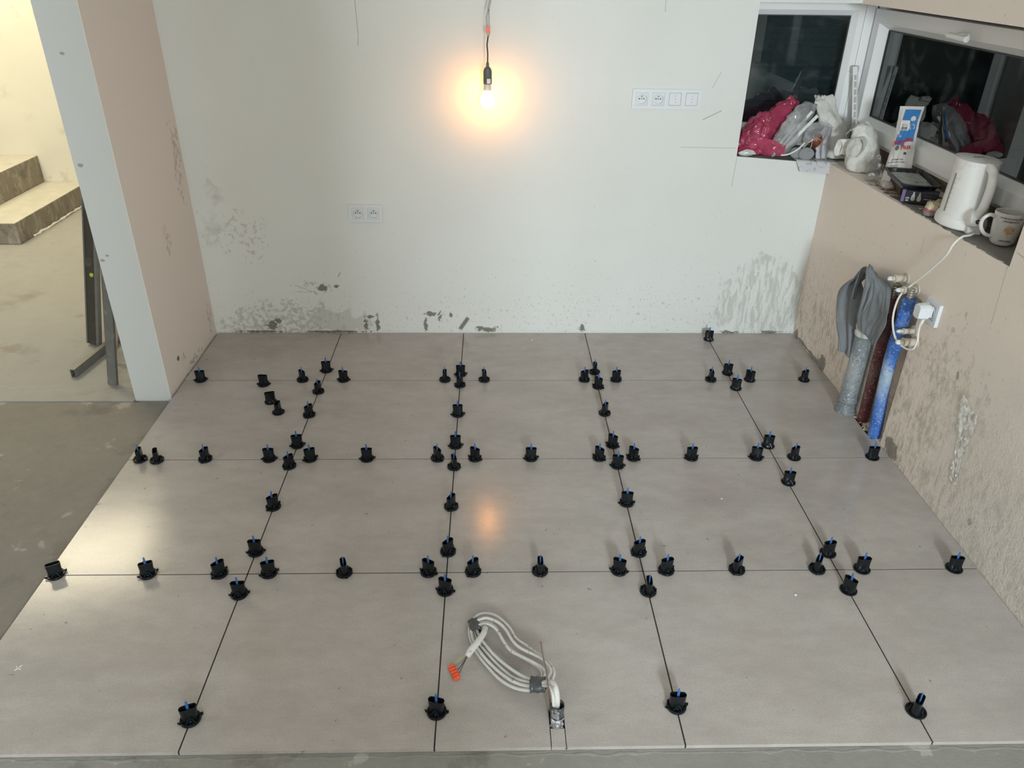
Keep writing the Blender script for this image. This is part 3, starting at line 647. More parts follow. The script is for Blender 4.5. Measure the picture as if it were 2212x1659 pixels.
# (x, y, knob angle, with tabs, with pin, label)
CAPS = [
    (-1.1277, -0.4835, 8, True, True, 'leftmost blue-pinned black cap on the back cross seam'),
    (-0.8467, -0.5222, -6, True, False, 'black cap without pin standing loose just in front of the back cross seam'),
    (-0.7807, -0.6683, 18, False, False, 'black cap without pin, loose on bare tile, broad knob face turned forward'),
    (-0.7291, -0.7524, 85, False, False, 'black cap without pin, loose on bare tile, narrow knob end turned forward'),
    (-0.6878, -0.4835, -50, True, True, 'blue-pinned black cap on back cross seam, just left of first long seam from left'),
    (-0.6000, -0.3970, 5, True, True, 'blue-pinned black cap on first long seam from left, behind the back cross seam'),
    (-0.5097, -0.4835, -12, True, True, 'blue-pinned black cap on back cross seam, just right of first long seam from left'),
    (-0.6000, -0.5854, 75, True, True, 'blue-pinned black cap on first long seam from left, in front of the back cross seam'),
    (-0.6000, -0.7753, 60, True, True, 'blue-pinned black cap on first long seam from left, between the back and middle cross seams'),
    (-0.0673, -0.4835, 90, True, True, 'blue-pinned black cap on back cross seam, just left of second long seam from left'),
    (0.0000, -0.4341, 0, True, True, 'blue-pinned black cap on second long seam from left, behind the back cross seam'),
    (0.0000, -0.5311, 65, True, True, 'blue-pinned black cap on second long seam from left, in front of the back cross seam'),
    (0.1050, -0.4835, -80, True, True, 'blue-pinned black cap on back cross seam, just right of second long seam from left'),
    (0.0000, -0.7727, 0, True, True, 'blue-pinned black cap on second long seam from left, between the back and middle cross seams'),
    (0.5463, -0.4835, 35, True, True, 'blue-pinned black cap on back cross seam, just left of third long seam from left'),
    (0.6000, -0.4146, 88, True, True, 'blue-pinned black cap on third long seam from left, behind the back cross seam'),
    (0.6000, -0.5458, -45, True, True, 'blue-pinned black cap on third long seam from left, in front of the back cross seam'),
    (0.6868, -0.4835, 20, True, True, 'blue-pinned black cap on back cross seam, just right of third long seam from left'),
    (0.6000, -0.7660, 60, True, True, 'blue-pinned black cap on third long seam from left, between the back and middle cross seams'),
    (1.2000, -0.0764, -2, False, True, 'blue-pinned black cap on fourth long seam from left, close to the back wall'),
    (1.1086, -0.4835, 88, True, True, 'blue-pinned black cap on back cross seam, just left of fourth long seam from left'),
    (1.2000, -0.4210, -4, False, True, 'blue-pinned black cap on fourth long seam from left, behind the back cross seam'),
    (1.2824, -0.4835, -35, False, True, 'blue-pinned black cap on back cross seam, just right of fourth long seam from left'),
    (1.2000, -0.5578, -25, False, True, 'blue-pinned black cap on fourth long seam from left, in front of the back cross seam'),
    (1.5260, -0.4835, 35, False, True, 'blue-pinned black cap at right end of the back cross seam, near the right wall'),
    (-1.1537, -1.0835, 100, True, True, 'leftmost blue-pinned black cap on the middle cross seam'),
    (-1.0912, -1.0898, -70, True, False, 'black cap without pin beside the leftmost cap of the middle cross seam'),
    (-0.9173, -1.0835, 70, True, True, 'blue-pinned black cap on middle cross seam, left of first long seam, mid tile'),
    (-0.6831, -1.0835, 0, True, True, 'blue-pinned black cap on middle cross seam, just left of first long seam from left'),
    (-0.6000, -0.9934, 10, True, True, 'blue-pinned black cap on first long seam from left, behind the middle cross seam'),
    (-0.6000, -1.1283, 55, True, True, 'blue-pinned black cap on first long seam from left, in front of the middle cross seam'),
    (-0.5332, -1.0835, 22, True, True, 'blue-pinned black cap on middle cross seam, just right of first long seam from left'),
    (-0.3239, -1.0835, 0, True, True, 'blue-pinned black cap on middle cross seam, halfway between first and second long seams'),
    (-0.6000, -1.3646, 45, True, True, 'blue-pinned black cap on first long seam from left, between the middle and front cross seams'),
    (-0.0637, -1.0835, -55, True, True, 'blue-pinned black cap on middle cross seam, just left of second long seam from left'),
    (0.0000, -0.9996, 0, True, True, 'blue-pinned black cap on second long seam from left, behind the middle cross seam'),
    (0.0000, -1.1372, -75, True, True, 'blue-pinned black cap on second long seam from left, in front of the middle cross seam'),
    (0.0754, -1.0835, -35, True, True, 'blue-pinned black cap on middle cross seam, just right of second long seam from left'),
    (0.2835, -1.0835, 0, True, True, 'blue-pinned black cap on middle cross seam, halfway between second and third long seams'),
    (0.0000, -1.3686, 60, True, True, 'blue-pinned black cap on second long seam from left, between the middle and front cross seams'),
    (0.5383, -1.0835, -50, True, True, 'blue-pinned black cap on middle cross seam, just left of third long seam from left'),
    (0.6000, -0.9988, -42, True, True, 'blue-pinned black cap on third long seam from left, behind the middle cross seam'),
    (0.6000, -1.1333, -12, True, True, 'blue-pinned black cap on third long seam from left, in front of the middle cross seam'),
    (0.6661, -1.0835, -45, True, True, 'blue-pinned black cap on middle cross seam, just right of third long seam from left'),
    (0.6000, -1.3529, -6, True, True, 'blue-pinned black cap on third long seam from left, between the middle and front cross seams'),
    (0.8849, -1.0835, 6, True, True, 'blue-pinned black cap on middle cross seam, halfway between third and fourth long seams'),
    (1.1296, -1.0835, -15, True, True, 'blue-pinned black cap on middle cross seam, just left of fourth long seam from left'),
    (1.2000, -1.0041, -8, False, True, 'blue-pinned black cap on fourth long seam from left, behind the middle cross seam'),
    (1.2736, -1.0835, 35, False, True, 'blue-pinned black cap on middle cross seam, just right of fourth long seam from left'),
    (1.5724, -1.0835, 0, False, True, 'blue-pinned black cap at right end of the middle cross seam, near the right wall'),
    (1.2000, -1.2379, -6, False, True, 'blue-pinned black cap on fourth long seam from left, in front of the middle cross seam'),
    (-1.1690, -1.6835, 28, True, False, 'black cap without visible pin at left end of the front cross seam'),
    (-0.8966, -1.6835, 24, True, True, 'blue-pinned black cap on front cross seam, left of first long seam, mid tile'),
    (-0.6837, -1.6835, 48, True, True, 'blue-pinned black cap on front cross seam, just left of first long seam from left'),
    (-0.6000, -1.5881, 2, True, True, 'blue-pinned black cap on first long seam from left, behind the front cross seam'),
    (-0.5354, -1.6835, 18, True, True, 'blue-pinned black cap on front cross seam, just right of first long seam from left'),
    (-0.6000, -1.7692, 4, True, True, 'blue-pinned black cap on first long seam from left, in front of the front cross seam'),
    (-0.3094, -1.6835, -72, True, True, 'blue-pinned black cap on front cross seam, halfway between first and second long seams'),
    (0.0000, -1.5932, 48, True, True, 'blue-pinned black cap on second long seam from left, behind the front cross seam'),
    (-0.0547, -1.6835, -30, True, True, 'blue-pinned black cap on front cross seam, just left of second long seam from left'),
    (0.0000, -1.7616, -20, True, True, 'blue-pinned black cap on second long seam from left, in front of the front cross seam'),
    (0.0801, -1.6835, 45, True, True, 'blue-pinned black cap on front cross seam, just right of second long seam from left'),
    (0.2839, -1.6835, 90, True, True, 'blue-pinned black cap on front cross seam, halfway between second and third long seams'),
    (0.6000, -1.6020, 25, True, True, 'blue-pinned black cap on third long seam from left, behind the front cross seam'),
    (0.5255, -1.6835, -25, True, True, 'blue-pinned black cap on front cross seam, just left of third long seam from left'),
    (0.6711, -1.6835, 18, True, True, 'blue-pinned black cap on front cross seam, just right of third long seam from left'),
    (0.6000, -1.7708, 85, True, True, 'blue-pinned black cap on third long seam from left, in front of the front cross seam'),
    (0.8890, -1.6835, 45, True, True, 'blue-pinned black cap on front cross seam, halfway between third and fourth long seams'),
    (1.1379, -1.6835, 55, True, True, 'blue-pinned black cap on front cross seam, just left of fourth long seam from left'),
    (1.2000, -1.6110, 14, False, True, 'blue-pinned black cap on fourth long seam from left, behind the front cross seam'),
    (1.2780, -1.6835, -2, False, True, 'blue-pinned black cap on front cross seam, just right of fourth long seam from left'),
    (1.5668, -1.6835, -5, False, True, 'blue-pinned black cap at right end of the front cross seam, near the right wall'),
    (1.2000, -1.7718, -55, False, True, 'blue-pinned black cap on fourth long seam from left, in front of the front cross seam'),
    (-0.6000, -2.1898, 22, True, True, 'black cap with blue pin on first long seam from left, near the front tile edge'),
    (0.0000, -2.1772, -14, True, True, 'black cap with blue pin on second long seam from left, near the front tile edge'),
    (0.6000, -2.1695, -2, True, True, 'black cap with blue pin on third long seam from left, near the front tile edge'),
    (1.2000, -2.1912, 48, False, True, 'black cap with blue pin on fourth long seam from left, near the front tile edge'),
]
used = set()
for x, y, a, tb, pin, lab in CAPS:
    pr_ = protoT if tb else protoP
    if id(pr_) not in used and pin: r = pr_; used.add(id(pr_))
    else:
        r = pr_.copy(); C.objects.link(r)
        for ch in pr_.children:
            if ch.name.startswith('blue_pin') and not pin: continue
            c = ch.copy(); C.objects.link(c); c.parent = r
    r.location = (x, y, .0002); r.rotation_euler = (0, 0, math.radians(a)); tag(r, lab, 'levelling cap', 'black tile levelling caps standing on the joints')
#MORE
# ------------------------------------------------------------------ pipes on the right wall
def pipe_mat(name, col, smear, speck, band, bstr, sk=.6):
    m, b = new(name); v, x, y, z = coords()
    c = mixc(nz(v, 30, 4), tuple(k*.7 for k in col), tuple(k*1.25 for k in col))
    c = mixc(step(nz(v, 9, 6, .7, sc=(1, 1, .7)), .44, .66)*sk, c, smear)
    bd = (1-step((z-band).abs(), .03, .13))*step(nz(v, 14, 5, .65), .36, .60)
    c = mixc(bd*bstr, c, smear)
    c = mixc(step(nz(v, 130, 4, .7), .55, .66)*.75, c, speck)
    setc(b, c); b.inputs['Roughness'].default_value = .42
    bump(b, nz(v, 55, 5, .6), .8, .003); return m
M['greypipe'] = pipe_mat('grey_pipe_splashed', (.19, .215, .235), (.38, .40, .40), (.66, .68, .66), .20, .5)
M['redpipe'] = pipe_mat('dark_red_insulation', (.105, .022, .026), (.16, .12, .11), (.38, .30, .28), .20, .5, .3)
M['bluepipe'] = pipe_mat('blue_insulation', (.035, .14, .50), (.42, .52, .60), (.55, .66, .80), .26, .9, .25)
M['brass'] = mat('dull_metal_fitting', (.45, .42, .38), .35, .8, var=.2)
M['fitting'] = mat('beige_plastic_fitting', (.55, .50, .42), .45, dirt=(.3, .27, .2))
M['clamp'] = mat('pale_clamp', (.62, .63, .60), .4, dirt=(.3, .3, .28), dscale=40)
t = thing('drain_pipe', 'grey mortar-splashed drain pipe standing by the wall under the cloth', 'pipe', (1.605, -.745, 0))
g = G(); g.lathe([(.0350, -.02), (.0395, -.015), (.0395, .012), (.0345, .020), (.0345, .045), (.0385, .050), (.0385, .060), (.0340, .068), (.0335, .33), (.034, .345)], (1.605, -.745, 0), 28)
put(g.out('pipe_body', 'greypipe', smooth='auto'), t)
g = G(); g.lathe([(.034, .345), (.0370, .350), (.0375, .362), (.0345, .366), (.0345, .374), (.0380, .378), (.0380, .392), (.033, .396)], (1.605, -.742, 0), 28)
g.tube([(1.580, -.775, .384), (1.573, -.789, .384)], .0055, 8)
put(g.out('clamp_ring', 'clamp', smooth='auto'), t)
g = G(); g.tube([(1.605, -.742, .39), (1.603, -.735, .50), (1.603, -.722, .560)], [.0235, .023, .0225], 20, 3)
put(g.out('upper_pipe', M['redpipe'] if 0 else mat('dark_pipe_neck', (.05, .042, .036), .5, dirt=(.2, .17, .14), dscale=60, dlo=.62, dhi=.75), smooth=True), t)
t = thing('hot_water_pipe', 'dark red insulated pipe between the grey drain pipe and the blue pipe', 'pipe', (1.65, -.845, 0))
g = G(); g.tube([(1.650, -.815, -.02), (1.648, -.818, .06), (1.645, -.812, .27), (1.641, -.825, .36), (1.636, -.832, .45), (1.632, -.822, .53), (1.630, -.824, .545)], [.0215, .0215, .0205, .0225, .022, .0205, .018], 20, 5)
put(g.out('insulation', 'redpipe', smooth=True), t)
g = G(); g.tube([(1.631, -.823, .54), (1.629, -.826, .595)], .0105, 14)
for k in range(4): g.lathe([(.0125, 0), (.0135, .002), (.0125, .004)], (1.6305-.0005*k, -.8235-.0006*k, .553+k*.010), 14)
put(g.out('metal_nipple', 'brass', smooth='auto'), t)
t = thing('cold_water_pipe', 'bright blue insulated pipe with pale smears, rightmost of the three pipes', 'pipe', (1.646, -.93, 0))
g = G(); g.tube([(1.645, -.932, -.02), (1.645, -.930, .05), (1.641, -.915, .20), (1.635, -.915, .34), (1.627, -.935, .415), (1.622, -.942, .46), (1.616, -.955, .54), (1.612, -.965, .598)], [.024, .024, .023, .0235, .026, .025, .0235, .022], 20, 5)
put(g.out('insulation', 'bluepipe', smooth=True), t)
g = G(); g.tube([(1.612, -.965, .59), (1.610, -.966, .635)], .0105, 14)
for k in range(4): g.lathe([(.0125, 0), (.0135, .002), (.0125, .004)], (1.611, -.9655, .604+k*.009), 14)
put(g.out('metal_nipple', 'brass', smooth='auto'), t)
def valve(y, z, L, r, label):
    t = thing('wall_outlet', label, 'pipe fitting', (XR, y, z), 0, 'plumbing outlets above the pipes')
    g = G(); g.lathe([(.022, 0), (.022, .004), (.012, .005), (r, .007), (r, L*.72), (r*1.15, L*.73), (r*1.15, L*.80), (r*.7, L*.81), (r*.7, L)], (XR, y, z), 20, ax=(-1, 0, 0))
    put(g.out('outlet_body', 'fitting', smooth='auto'), t)
    g = G(); g.lathe([(r*.62, 0), (r*.62, .012), (r*.4, .016), (0, .017)], (XR-L+.004, y, z), 6, ax=(-1, 0, 0)); put(g.out('end_plug', 'plastic', smooth='auto'), t)
    return t
valve(-.858, .630, .056, .0135, 'uppermost beige plumbing outlet above the red pipe')
valve(-.942, .620, .062, .0125, 'beige plumbing outlet with the cord passing over it')
valve(-1.028, .457, .060, .0145, 'lowest beige plumbing outlet, beside the blue pipe under the cord loop')
valve(-1.000, .487, .052, .010, 'short dark metal outlet stub just above the lowest outlet')
# stones in the gap at the tile cut-out
M['gravel'] = mat('pale_crumbs', (.50, .44, .36), .8, var=.3, vscale=60, bmp=.5)
random.seed(12); g = G()
for k in range(26):
    a = random.random(); c = Vector((1.632+random.uniform(-.006, .010), -.775-.10*a if k % 2 else -.87-.03*a, -.004+.008*random.random())); r = random.uniform(.003, .007)
    vs = [c+Vector(v)*r*random.uniform(.7, 1.3) for v in ((1, 0, 0), (-1, 0, 0), (0, 1, 0), (0, -1, 0), (0, 0, 1), (0, 0, -1))]
    g.add(vs, [(0, 2, 4), (2, 1, 4), (1, 3, 4), (3, 0, 4), (2, 0, 5), (1, 2, 5), (3, 1, 5), (0, 3, 5)])
tag(g.out('mortar_crumbs', 'gravel'), 'pale mortar crumbs in the tile gap between the pipes', 'crumbs', kind='stuff')

# ------------------------------------------------------------------ grey cloth over the drain pipe
M['cloth'] = mat('grey_microfibre', (.20, .215, .23), .85, var=.25, vscale=12, dirt=(.26, .25, .23), dscale=7, dlo=.58, dhi=.78, bmp=.5, bscale=220, bdist=.001, spec=.2)
def hanging(path, width, seed, nf, amp):
    """cloth strip following path; width vectors per point; folded across"""
    P = smooth([Vector(p) for p in path], 8); Wd = smooth([Vector(q) for q in width], 8); n = len(P)-1; nv = 40
    def fn(u, v):
        i = min(n, int(round(u*n))); s = v*2-1; c = P[i]; w_ = Wd[i]
        nrm = (P[min(n, i+1)]-P[max(0, i-1)]).cross(w_).normalized()
        f = math.sin(s*nf*PI+seed+.8*noise.noise(Vector((u*2.5, s, seed))))*amp*(.5+.7*abs(noise.noise(Vector((u*3, s*2, seed+3)))))
        return c+w_*s+nrm*(f+.004*noise.noise(Vector((u*8, s*5, seed))))
    return grid(fn, n, nv)
g = G()
# back-left lobe, hanging low
a = hanging([(1.60, -.728, .575), (1.585, -.690, .592), (1.570, -.655, .570), (1.565, -.632, .49), (1.565, -.635, .41), (1.565, -.668, .34), (1.565, -.702, .275), (1.565, -.706, .245)],
            [(-.018, -.034, 0), (-.02, -.036, .006), (-.022, -.038, .01), (-.02, .050, -.01), (-.02, .055, -.015), (-.02, .036, -.012), (-.02, .028, .0), (-.02, .024, .008)], 1.0, 1.7, .013)
g.add(a.v, a.f)
# front-right panel
a = hanging([(1.605, -.700, .575), (1.590, -.740, .606), (1.575, -.800, .600), (1.565, -.842, .555), (1.562, -.852, .49), (1.562, -.842, .43), (1.562, -.838, .385)],
            [(-.018, .02, .02), (-.02, .034, .02), (-.022, .060, .02), (-.008, .082, .022), (-.006, .088, .010), (-.006, .078, .004), (-.006, .062, .014)], 2.2, .9, .008)
g.add(a.v, a.f)
# rolled fold over the top
a = hanging([(1.570, -.660, .47), (1.562, -.672, .53), (1.565, -.700, .590), (1.570, -.735, .612), (1.560, -.770, .600), (1.552, -.795, .560), (1.553, -.790, .50), (1.556, -.775, .44)],
            [(-.012, -.014, 0), (-.014, -.016, 0), (-.02, -.006, .014), (-.024, 0, .012), (-.02, .012, .014), (-.010, .026, .010), (-.008, .024, .0), (-.006, .016, 0)], .3, 1.8, .007)
g.add(a.v, a.f)
tag(solid(g.out('cleaning_cloth', 'cloth', smooth=True), .0022), 'crumpled grey cloth draped over the top of the drain pipe', 'cloth')

# ------------------------------------------------------------------ plug, socket and kettle cord
t = thing('right_socket', 'single white power socket on the right wall with a plug in it', 'power socket', (XR-.0002, -1.079, .597), -PI/2)
t.name = 'single_socket'
frame_mesh(1, t=.012).out('cover_frame', 'plastic', t)
o = insert_socket().out('socket_insert', 'plastic', t, smooth='auto')
M['cord'] = mat('white_cord', (.74, .72, .66), .4)
t = thing('power_cord', 'white cord with angled plug, running from the kettle down to the single socket', 'power cord', (1.62, -1.079, .597))
g = G(); g.rings([[Vector((XR-.0145-d, -1.079+a, .600+b)) for a, b in ((-.021*s, -.019*s), (-.012*s, -.026*s), (.012*s, -.026*s), (.021*s, -.019*s), (.021*s, .019*s), (.012*s, .026*s), (-.012*s, .026*s), (-.021*s, .019*s))] for d, s in ((0, .80), (.010, .86), (.012, 1.0), (.042, .98), (.047, .86))])
put(g.out('plug_body', 'plastic', smooth='auto', bevel=.002), t)
g = G(); g.tube([(1.612, -1.082, .580), (1.606, -1.080, .545)], [.0062, .0045], 12, 4)
for k in range(4): g.lathe([(.0052, 0), (.0066, .0012), (.0052, .0024)], (1.607+.0012*k, -1.0805, .548+.006*k), 12)
put(g.out('strain_relief', 'cord', smooth='auto'), t)
cordpts = [(1.704, -1.068, .872), (1.680, -1.085, .870), (1.645, -1.098, .868), (1.622, -1.102, .845), (1.618, -1.090, .805), (1.617, -1.052, .757), (1.617, -1.005, .703), (1.611, -.955, .645), (1.590, -.940, .600), (1.580, -.945, .548),
           (1.578, -.962, .500), (1.582, -1.000, .458), (1.596, -1.045, .444), (1.602, -1.085, .458), (1.606, -1.092, .490), (1.607, -1.082, .520), (1.606, -1.080, .548)]
g = G(); g.tube(cordpts, .0036, 10, 8)
put(g.out('cord', 'cord', smooth=True), t)
# ------------------------------------------------------------------ plastic film stuck on the right wall
M['wallfilm'] = film('wall_film', (.88, .86, .82), .45, .2, (.40, .58), 40)
random.seed(5)
def wf(u, v):
    c = Vector((0, -1.405-.045*u, .425-.27*u)); wd = (.052, .048, .040, .026, .022, .020, .026)[min(6, int(u*6.99))]
    a = (v-.5)*2*wd*(1+.35*noise.noise(Vector((u*9, v*3, 2))))
    return Vector((XR-.002-.004*abs(noise.noise(Vector((u*14, v*6, 1)))), c.y+a*1.0, c.z+a*.25+.012*noise.noise(Vector((v*9, u*2, 5)))))
tag(grid(wf, 40, 16).out('plastic_film', 'wallfilm', smooth=True), 'torn translucent plastic film stuck to the right wall below the socket', 'plastic film')

# ------------------------------------------------------------------ kettle
M['ketwhite'] = mat('kettle_plastic', (.80, .79, .77), .28, var=.05, dirt=(.50, .42, .33), dscale=9, dlo=.53, dhi=.75)
M['darkslot'] = mat('dark_slot', (.03, .03, .03), .4)
M['gauge'] = mat('water_gauge', (.24, .21, .18), .3)
KX, KY = 1.720, -.945; KZ = sillz(KY)+.006
t = thing('electric_kettle', 'stained white electric kettle on the window sill beside the mug', 'kettle', (KX, KY, KZ))
def kr(z):   # body radius
    return .0655-.005*(z/.215)+.0010*math.sin(z*30)
g = G(); g.lathe([(.070, 0), (.0735, .004), (.0735, .020), (.0705, .028), (.0695, .031), (kr(.034), .034), (kr(.06), .06), (kr(.10), .10), (kr(.15), .15), (kr(.19), .19), (kr(.205), .205)], (0, 0, 0), 48)
g.v = [Vector((v.x*1.0, v.y*1.32, v.z*1.04)) for v in g.v]
g.out('kettle_body', 'ketwhite', t, smooth='auto')
def lidv(u, v):
    a = 2*PI*v; r = .057*u; beak = 1+.22*max(0, math.cos(a-math.radians(95)))**4*u
    return Vector((r*beak*math.cos(a)*1.05, r*beak*math.sin(a)*1.36, .2155+.006*(1-u*u)))
g = grid(lidv, 10, 48); h_2 = G().lathe([(.0590, .2125), (.0605, .2135), (.0605, .2165), (.0585, .2175)], (0, 0, 0), 48, cap0=False, cap1=False); g.add([Vector((v.x*1.02, v.y*1.33, v.z)) for v in h_2.v], h_2.f)
g.out('lid', 'ketwhite', t, smooth='auto')
g = G()
for s in range(3): g.tube([(-.02+.012*s, -.004, .2222), (-.015+.012*s, .002, .2224), (-.010+.012*s, -.004, .2220)], .0007, 5, 3)
g.out('lid_mark', 'darkslot', t)
ha = math.radians(-96); hd_ = Vector((math.cos(ha), math.sin(ha), 0)); hs = Vector((-hd_.y, hd_.x, 0))
g = G(); g.tube([hd_*.070+Vector((0, 0, .206)), hd_*.094+Vector((0, 0, .207)), hd_*.116+Vector((0, 0, .194)), hd_*.126+Vector((0, 0, .154)), hd_*.122+Vector((0, 0, .108)), hd_*.110+Vector((0, 0, .074)), hd_*.092+Vector((0, 0, .055))],
       [.011, .012, .0125, .0125, .0125, .012, .012], 18, 6, flat=1.35, updir=hs)
g.out('handle', 'ketwhite', t, smooth=True)
Mh = Matrix(((hd_.x, hs.x, 0, 0), (hd_.y, hs.y, 0, 0), (0, 0, 1, 0), (0, 0, 0, 1)))
g = G()
def hb(x0, x1, w_, z): return [Mh @ Vector(v) for v in ((x0, -w_, z), (x1-.006, -w_, z), (x1, -w_+.006, z), (x1, w_-.006, z), (x1-.006, w_, z), (x0, w_, z))]
g.rings([hb(.06, .116, .023, .0), hb(.06, .116, .023, .024)]); g.rings([hb(.06, .1145, .0235, .0255), hb(.06, .113, .0225, .050), hb(.06, .100, .018, .066), hb(.06, .088, .014, .074)])
g.out('switch_housing', 'ketwhite', t, smooth='auto', bevel=.002)
g = G(); g.lathe([(.0075, 0), (.0075, .0015)], Mh @ Vector((.1135, .0, .042)), 20, ax=Mh @ Vector((1, 0, 0)))
g.out('switch_recess', 'darkslot', t)
g = G(); g.box(.114, .1225, -.003, .010, .039, .045, Mh); g.out('switch_lever', 'gauge', t, bevel=.001)
ga = math.radians(180); gd = Vector((math.cos(ga), math.sin(ga), 0)); gs = Vector((-gd.y, gd.x, 0))
g = G(); mtg = lambda a, z: gd*(kr(z)+.0006)+gs*a+Vector((0, 0, z))
g.add([mtg(-.004, .045), mtg(.004, .045), mtg(.004, .170), mtg(-.004, .170), mtg(-.004, .045)*.98, mtg(.004, .045)*.98, mtg(.004, .170)*.99, mtg(-.004, .170)*.99], [(0, 1, 2, 3), (4, 5, 6, 7), (0, 1, 5, 4), (2, 3, 7, 6), (0, 3, 7, 4), (1, 2, 6, 5)])
g.out('water_gauge', 'gauge', t)
g = G()
for k in range(7):
    p_ = gd*(kr(.06+.016*k)+.0004)+gs*.010+Vector((0, 0, .06+.016*k)); g.lathe([(.0011, 0), (.0011, .0006)], p_, 8, ax=gd)
g.out('scale_mark', 'darkslot', t)
# ------------------------------------------------------------------ mug
M['mug'] = mat('mug_glaze', (.62, .61, .58), .18, var=.04)
M['brown'] = mat('brown_print', (.09, .04, .025), .4); M['amber'] = mat('amber_print', (.65, .32, .04), .4, var=.4, vscale=90)
MX, MY = 1.739, -1.155; MZ = sillz(MY)+.006
t = thing('mug', 'white mug with an orange tree print at the near end of the sill', 'mug', (MX, MY, MZ), math.radians(-118))
g = G(); g.lathe([(.030, 0), (.033, .003), (.0365, .012), (.0405, .050), (.0435, .098), (.0425, .1005), (.0405, .098), (.0375, .050), (.033, .012), (.002, .008)], (0, 0, 0), 40)
g.out('cup', 'mug', t, smooth='auto')
hq = math.radians(-72); q = Vector((math.cos(hq), math.sin(hq), 0))
g = G(); g.tube([q*.040+Vector((0, 0, .082)), q*.058+Vector((0, 0, .088)), q*.074+Vector((0, 0, .074)), q*.074+Vector((0, 0, .050)), q*.058+Vector((0, 0, .028)), q*.036+Vector((0, 0, .020))], .0058, 14, 6)
g.out('handle', 'mug', t, smooth=True)
def mr(z): return .0367+(.0433-.0367)*(z-.012)/.086+.0012*math.sin((z-.012)/.086*PI)
def wrap(vs, a0, zc):
    out = []
    for v in vs:
        z = zc+v.y; r = mr(z)+.0005; a = a0+v.x/r; out.append(Vector((r*math.cos(a), r*math.sin(a), z)))
    return out
g = G()
for tx, zc, sz in (('WYPEŁNIJ SWÓJ DZIEŃ', .0875, .0066), ('UPRZEJMOŚCIĄ', .0785, .0066), ('UPRZEJMIE', .0165, .0075)):
    vs, fs = text_tris(tx, sz, True); g.add(wrap(vs, .10, zc), fs)
g.out('printed_text', 'brown', t)
random.seed(21); g = G()
for k in range(110):
    a = random.uniform(0, 2*PI); r = math.sqrt(random.random()); cx, cy = .0165*r*math.cos(a), .0125*r*math.sin(a); s = random.uniform(.0008, .0019); n = 7
    pts = [Vector((cx+s*math.cos(2*PI*i/n), cy+s*.7*math.sin(2*PI*i/n), 0)) for i in range(n)]
    g.add(wrap(pts, .10, .053), [tuple(range(n))])
for p, q2 in (((0, -.024), (0, -.008)), ((0, -.014), (.006, -.004)), ((0, -.014), (-.006, -.004)), ((0, -.010), (.002, .004))):
    p, q2 = Vector((*p, 0)), Vector((*q2, 0)); nn = Vector((-(q2-p).y, (q2-p).x, 0)).normalized()*.0009
    g.add(wrap([p-nn, p+nn, q2+nn*.5, q2-nn*.5], .10, .053), [(0, 1, 2, 3)])
g.out('tree_print', 'amber', t)
# ------------------------------------------------------------------ roller sleeve and sponge
M['fuzzA'] = mat('grey_lilac_nap', (.32, .27, .28), .9, var=.4, vscale=160, bmp=1, bscale=260, bdist=.003)
M['fuzzB'] = mat('pink_nap', (.50, .12, .16), .9, var=.3, vscale=160, bmp=1, bscale=260, bdist=.003)
M['fuzzC'] = mat('cream_nap', (.62, .54, .38), .9, var=.3, vscale=120, bmp=1, bscale=220, bdist=.004)
M['yellowsp'] = mat('yellow_sponge', (.42, .34, .14), .9, var=.3, vscale=90, bmp=1, bscale=160, bdist=.003)
RX_, RY_ = 1.680, -.835; RZ_ = sillz(RY_)+.004
t = thing('scrubbing_pad', 'round fuzzy pad in cream, pink and grey layers in front of the kettle', 'pad', (RX_, RY_, RZ_))
def fuzz(r0, r1, z0, z1, seed, amp):
    prof = [(0.002, z0), (r0*.8, z0), (r0, z0+.003)]+[(r0+(r1-r0)*k/6, z0+.003+(z1-z0-.006)*k/6) for k in range(1, 7)]+[(r1*.85, z1), (r1*.4, z1+.001), (.002, z1-.001)]
    g = G().lathe(prof, (0, 0, 0), 40, cap0=False, cap1=False); g.v = crumple(g.v, amp, 160, seed, False); return g
fuzz(.0275, .0275, 0, .017, 1, .003).out('grey_layer', 'fuzzA', t, smooth=True)
fuzz(.0275, .0265, .014, .025, 2, .003).out('pink_layer', 'fuzzB', t, smooth=True)
fuzz(.0265, .0225, .022, .044, 3, .006).out('cream_layer', 'fuzzC', t, smooth=True)
g = G().lathe([(.002, 0), (.018, .001), (.020, .012), (.019, .034), (.014, .044), (.002, .046)], (1.722, -.800, sillz(-.80)+.005), 24, cap0=False, cap1=False); g.v = crumple(g.v, .003, 110, 5, False)
tag(g.out('sponge', 'yellowsp', smooth=True), 'small yellowish sponge lump between the fuzzy pad and the kettle', 'sponge')
# ------------------------------------------------------------------ bulb box and tray
M['boxdark'] = mat('dark_printed_card', (.018, .016, .028), .35); M['boxviolet'] = mat('violet_card', (.16, .12, .26), .4)
M['greyprint'] = mat('grey_print', (.42, .42, .40), .4, var=.3, vscale=70); M['whiteprint'] = mat('white_print', (.7, .7, .68), .4); M['goldprint'] = mat('dull_gold_print', (.20, .17, .10), .4)
ba = math.atan2(-.075, .115); BM = Matrix.Translation((1.650, -.662, sillz(-.67)+.007)) @ Matrix.Rotation(ba, 4, 'Z')
t = thing('bulb_box', 'dark light-bulb carton with violet edge lying under the black tray', 'box', (1.650, -.662, sillz(-.67)+.007), ba)
G().box(.012, .120, 0, .048, 0, .044).out('carton', 'boxdark', t, bevel=.0015)
G().box(0, .012, .0, .048, 0, .044).out('violet_end', 'boxviolet', t, bevel=.0015)
def flat(vs, cx, cz, flip=False): return [Vector((cx+(-v.x if flip else v.x), -.0006, cz+(-v.y if flip else v.y))) for v in vs]
g = G()
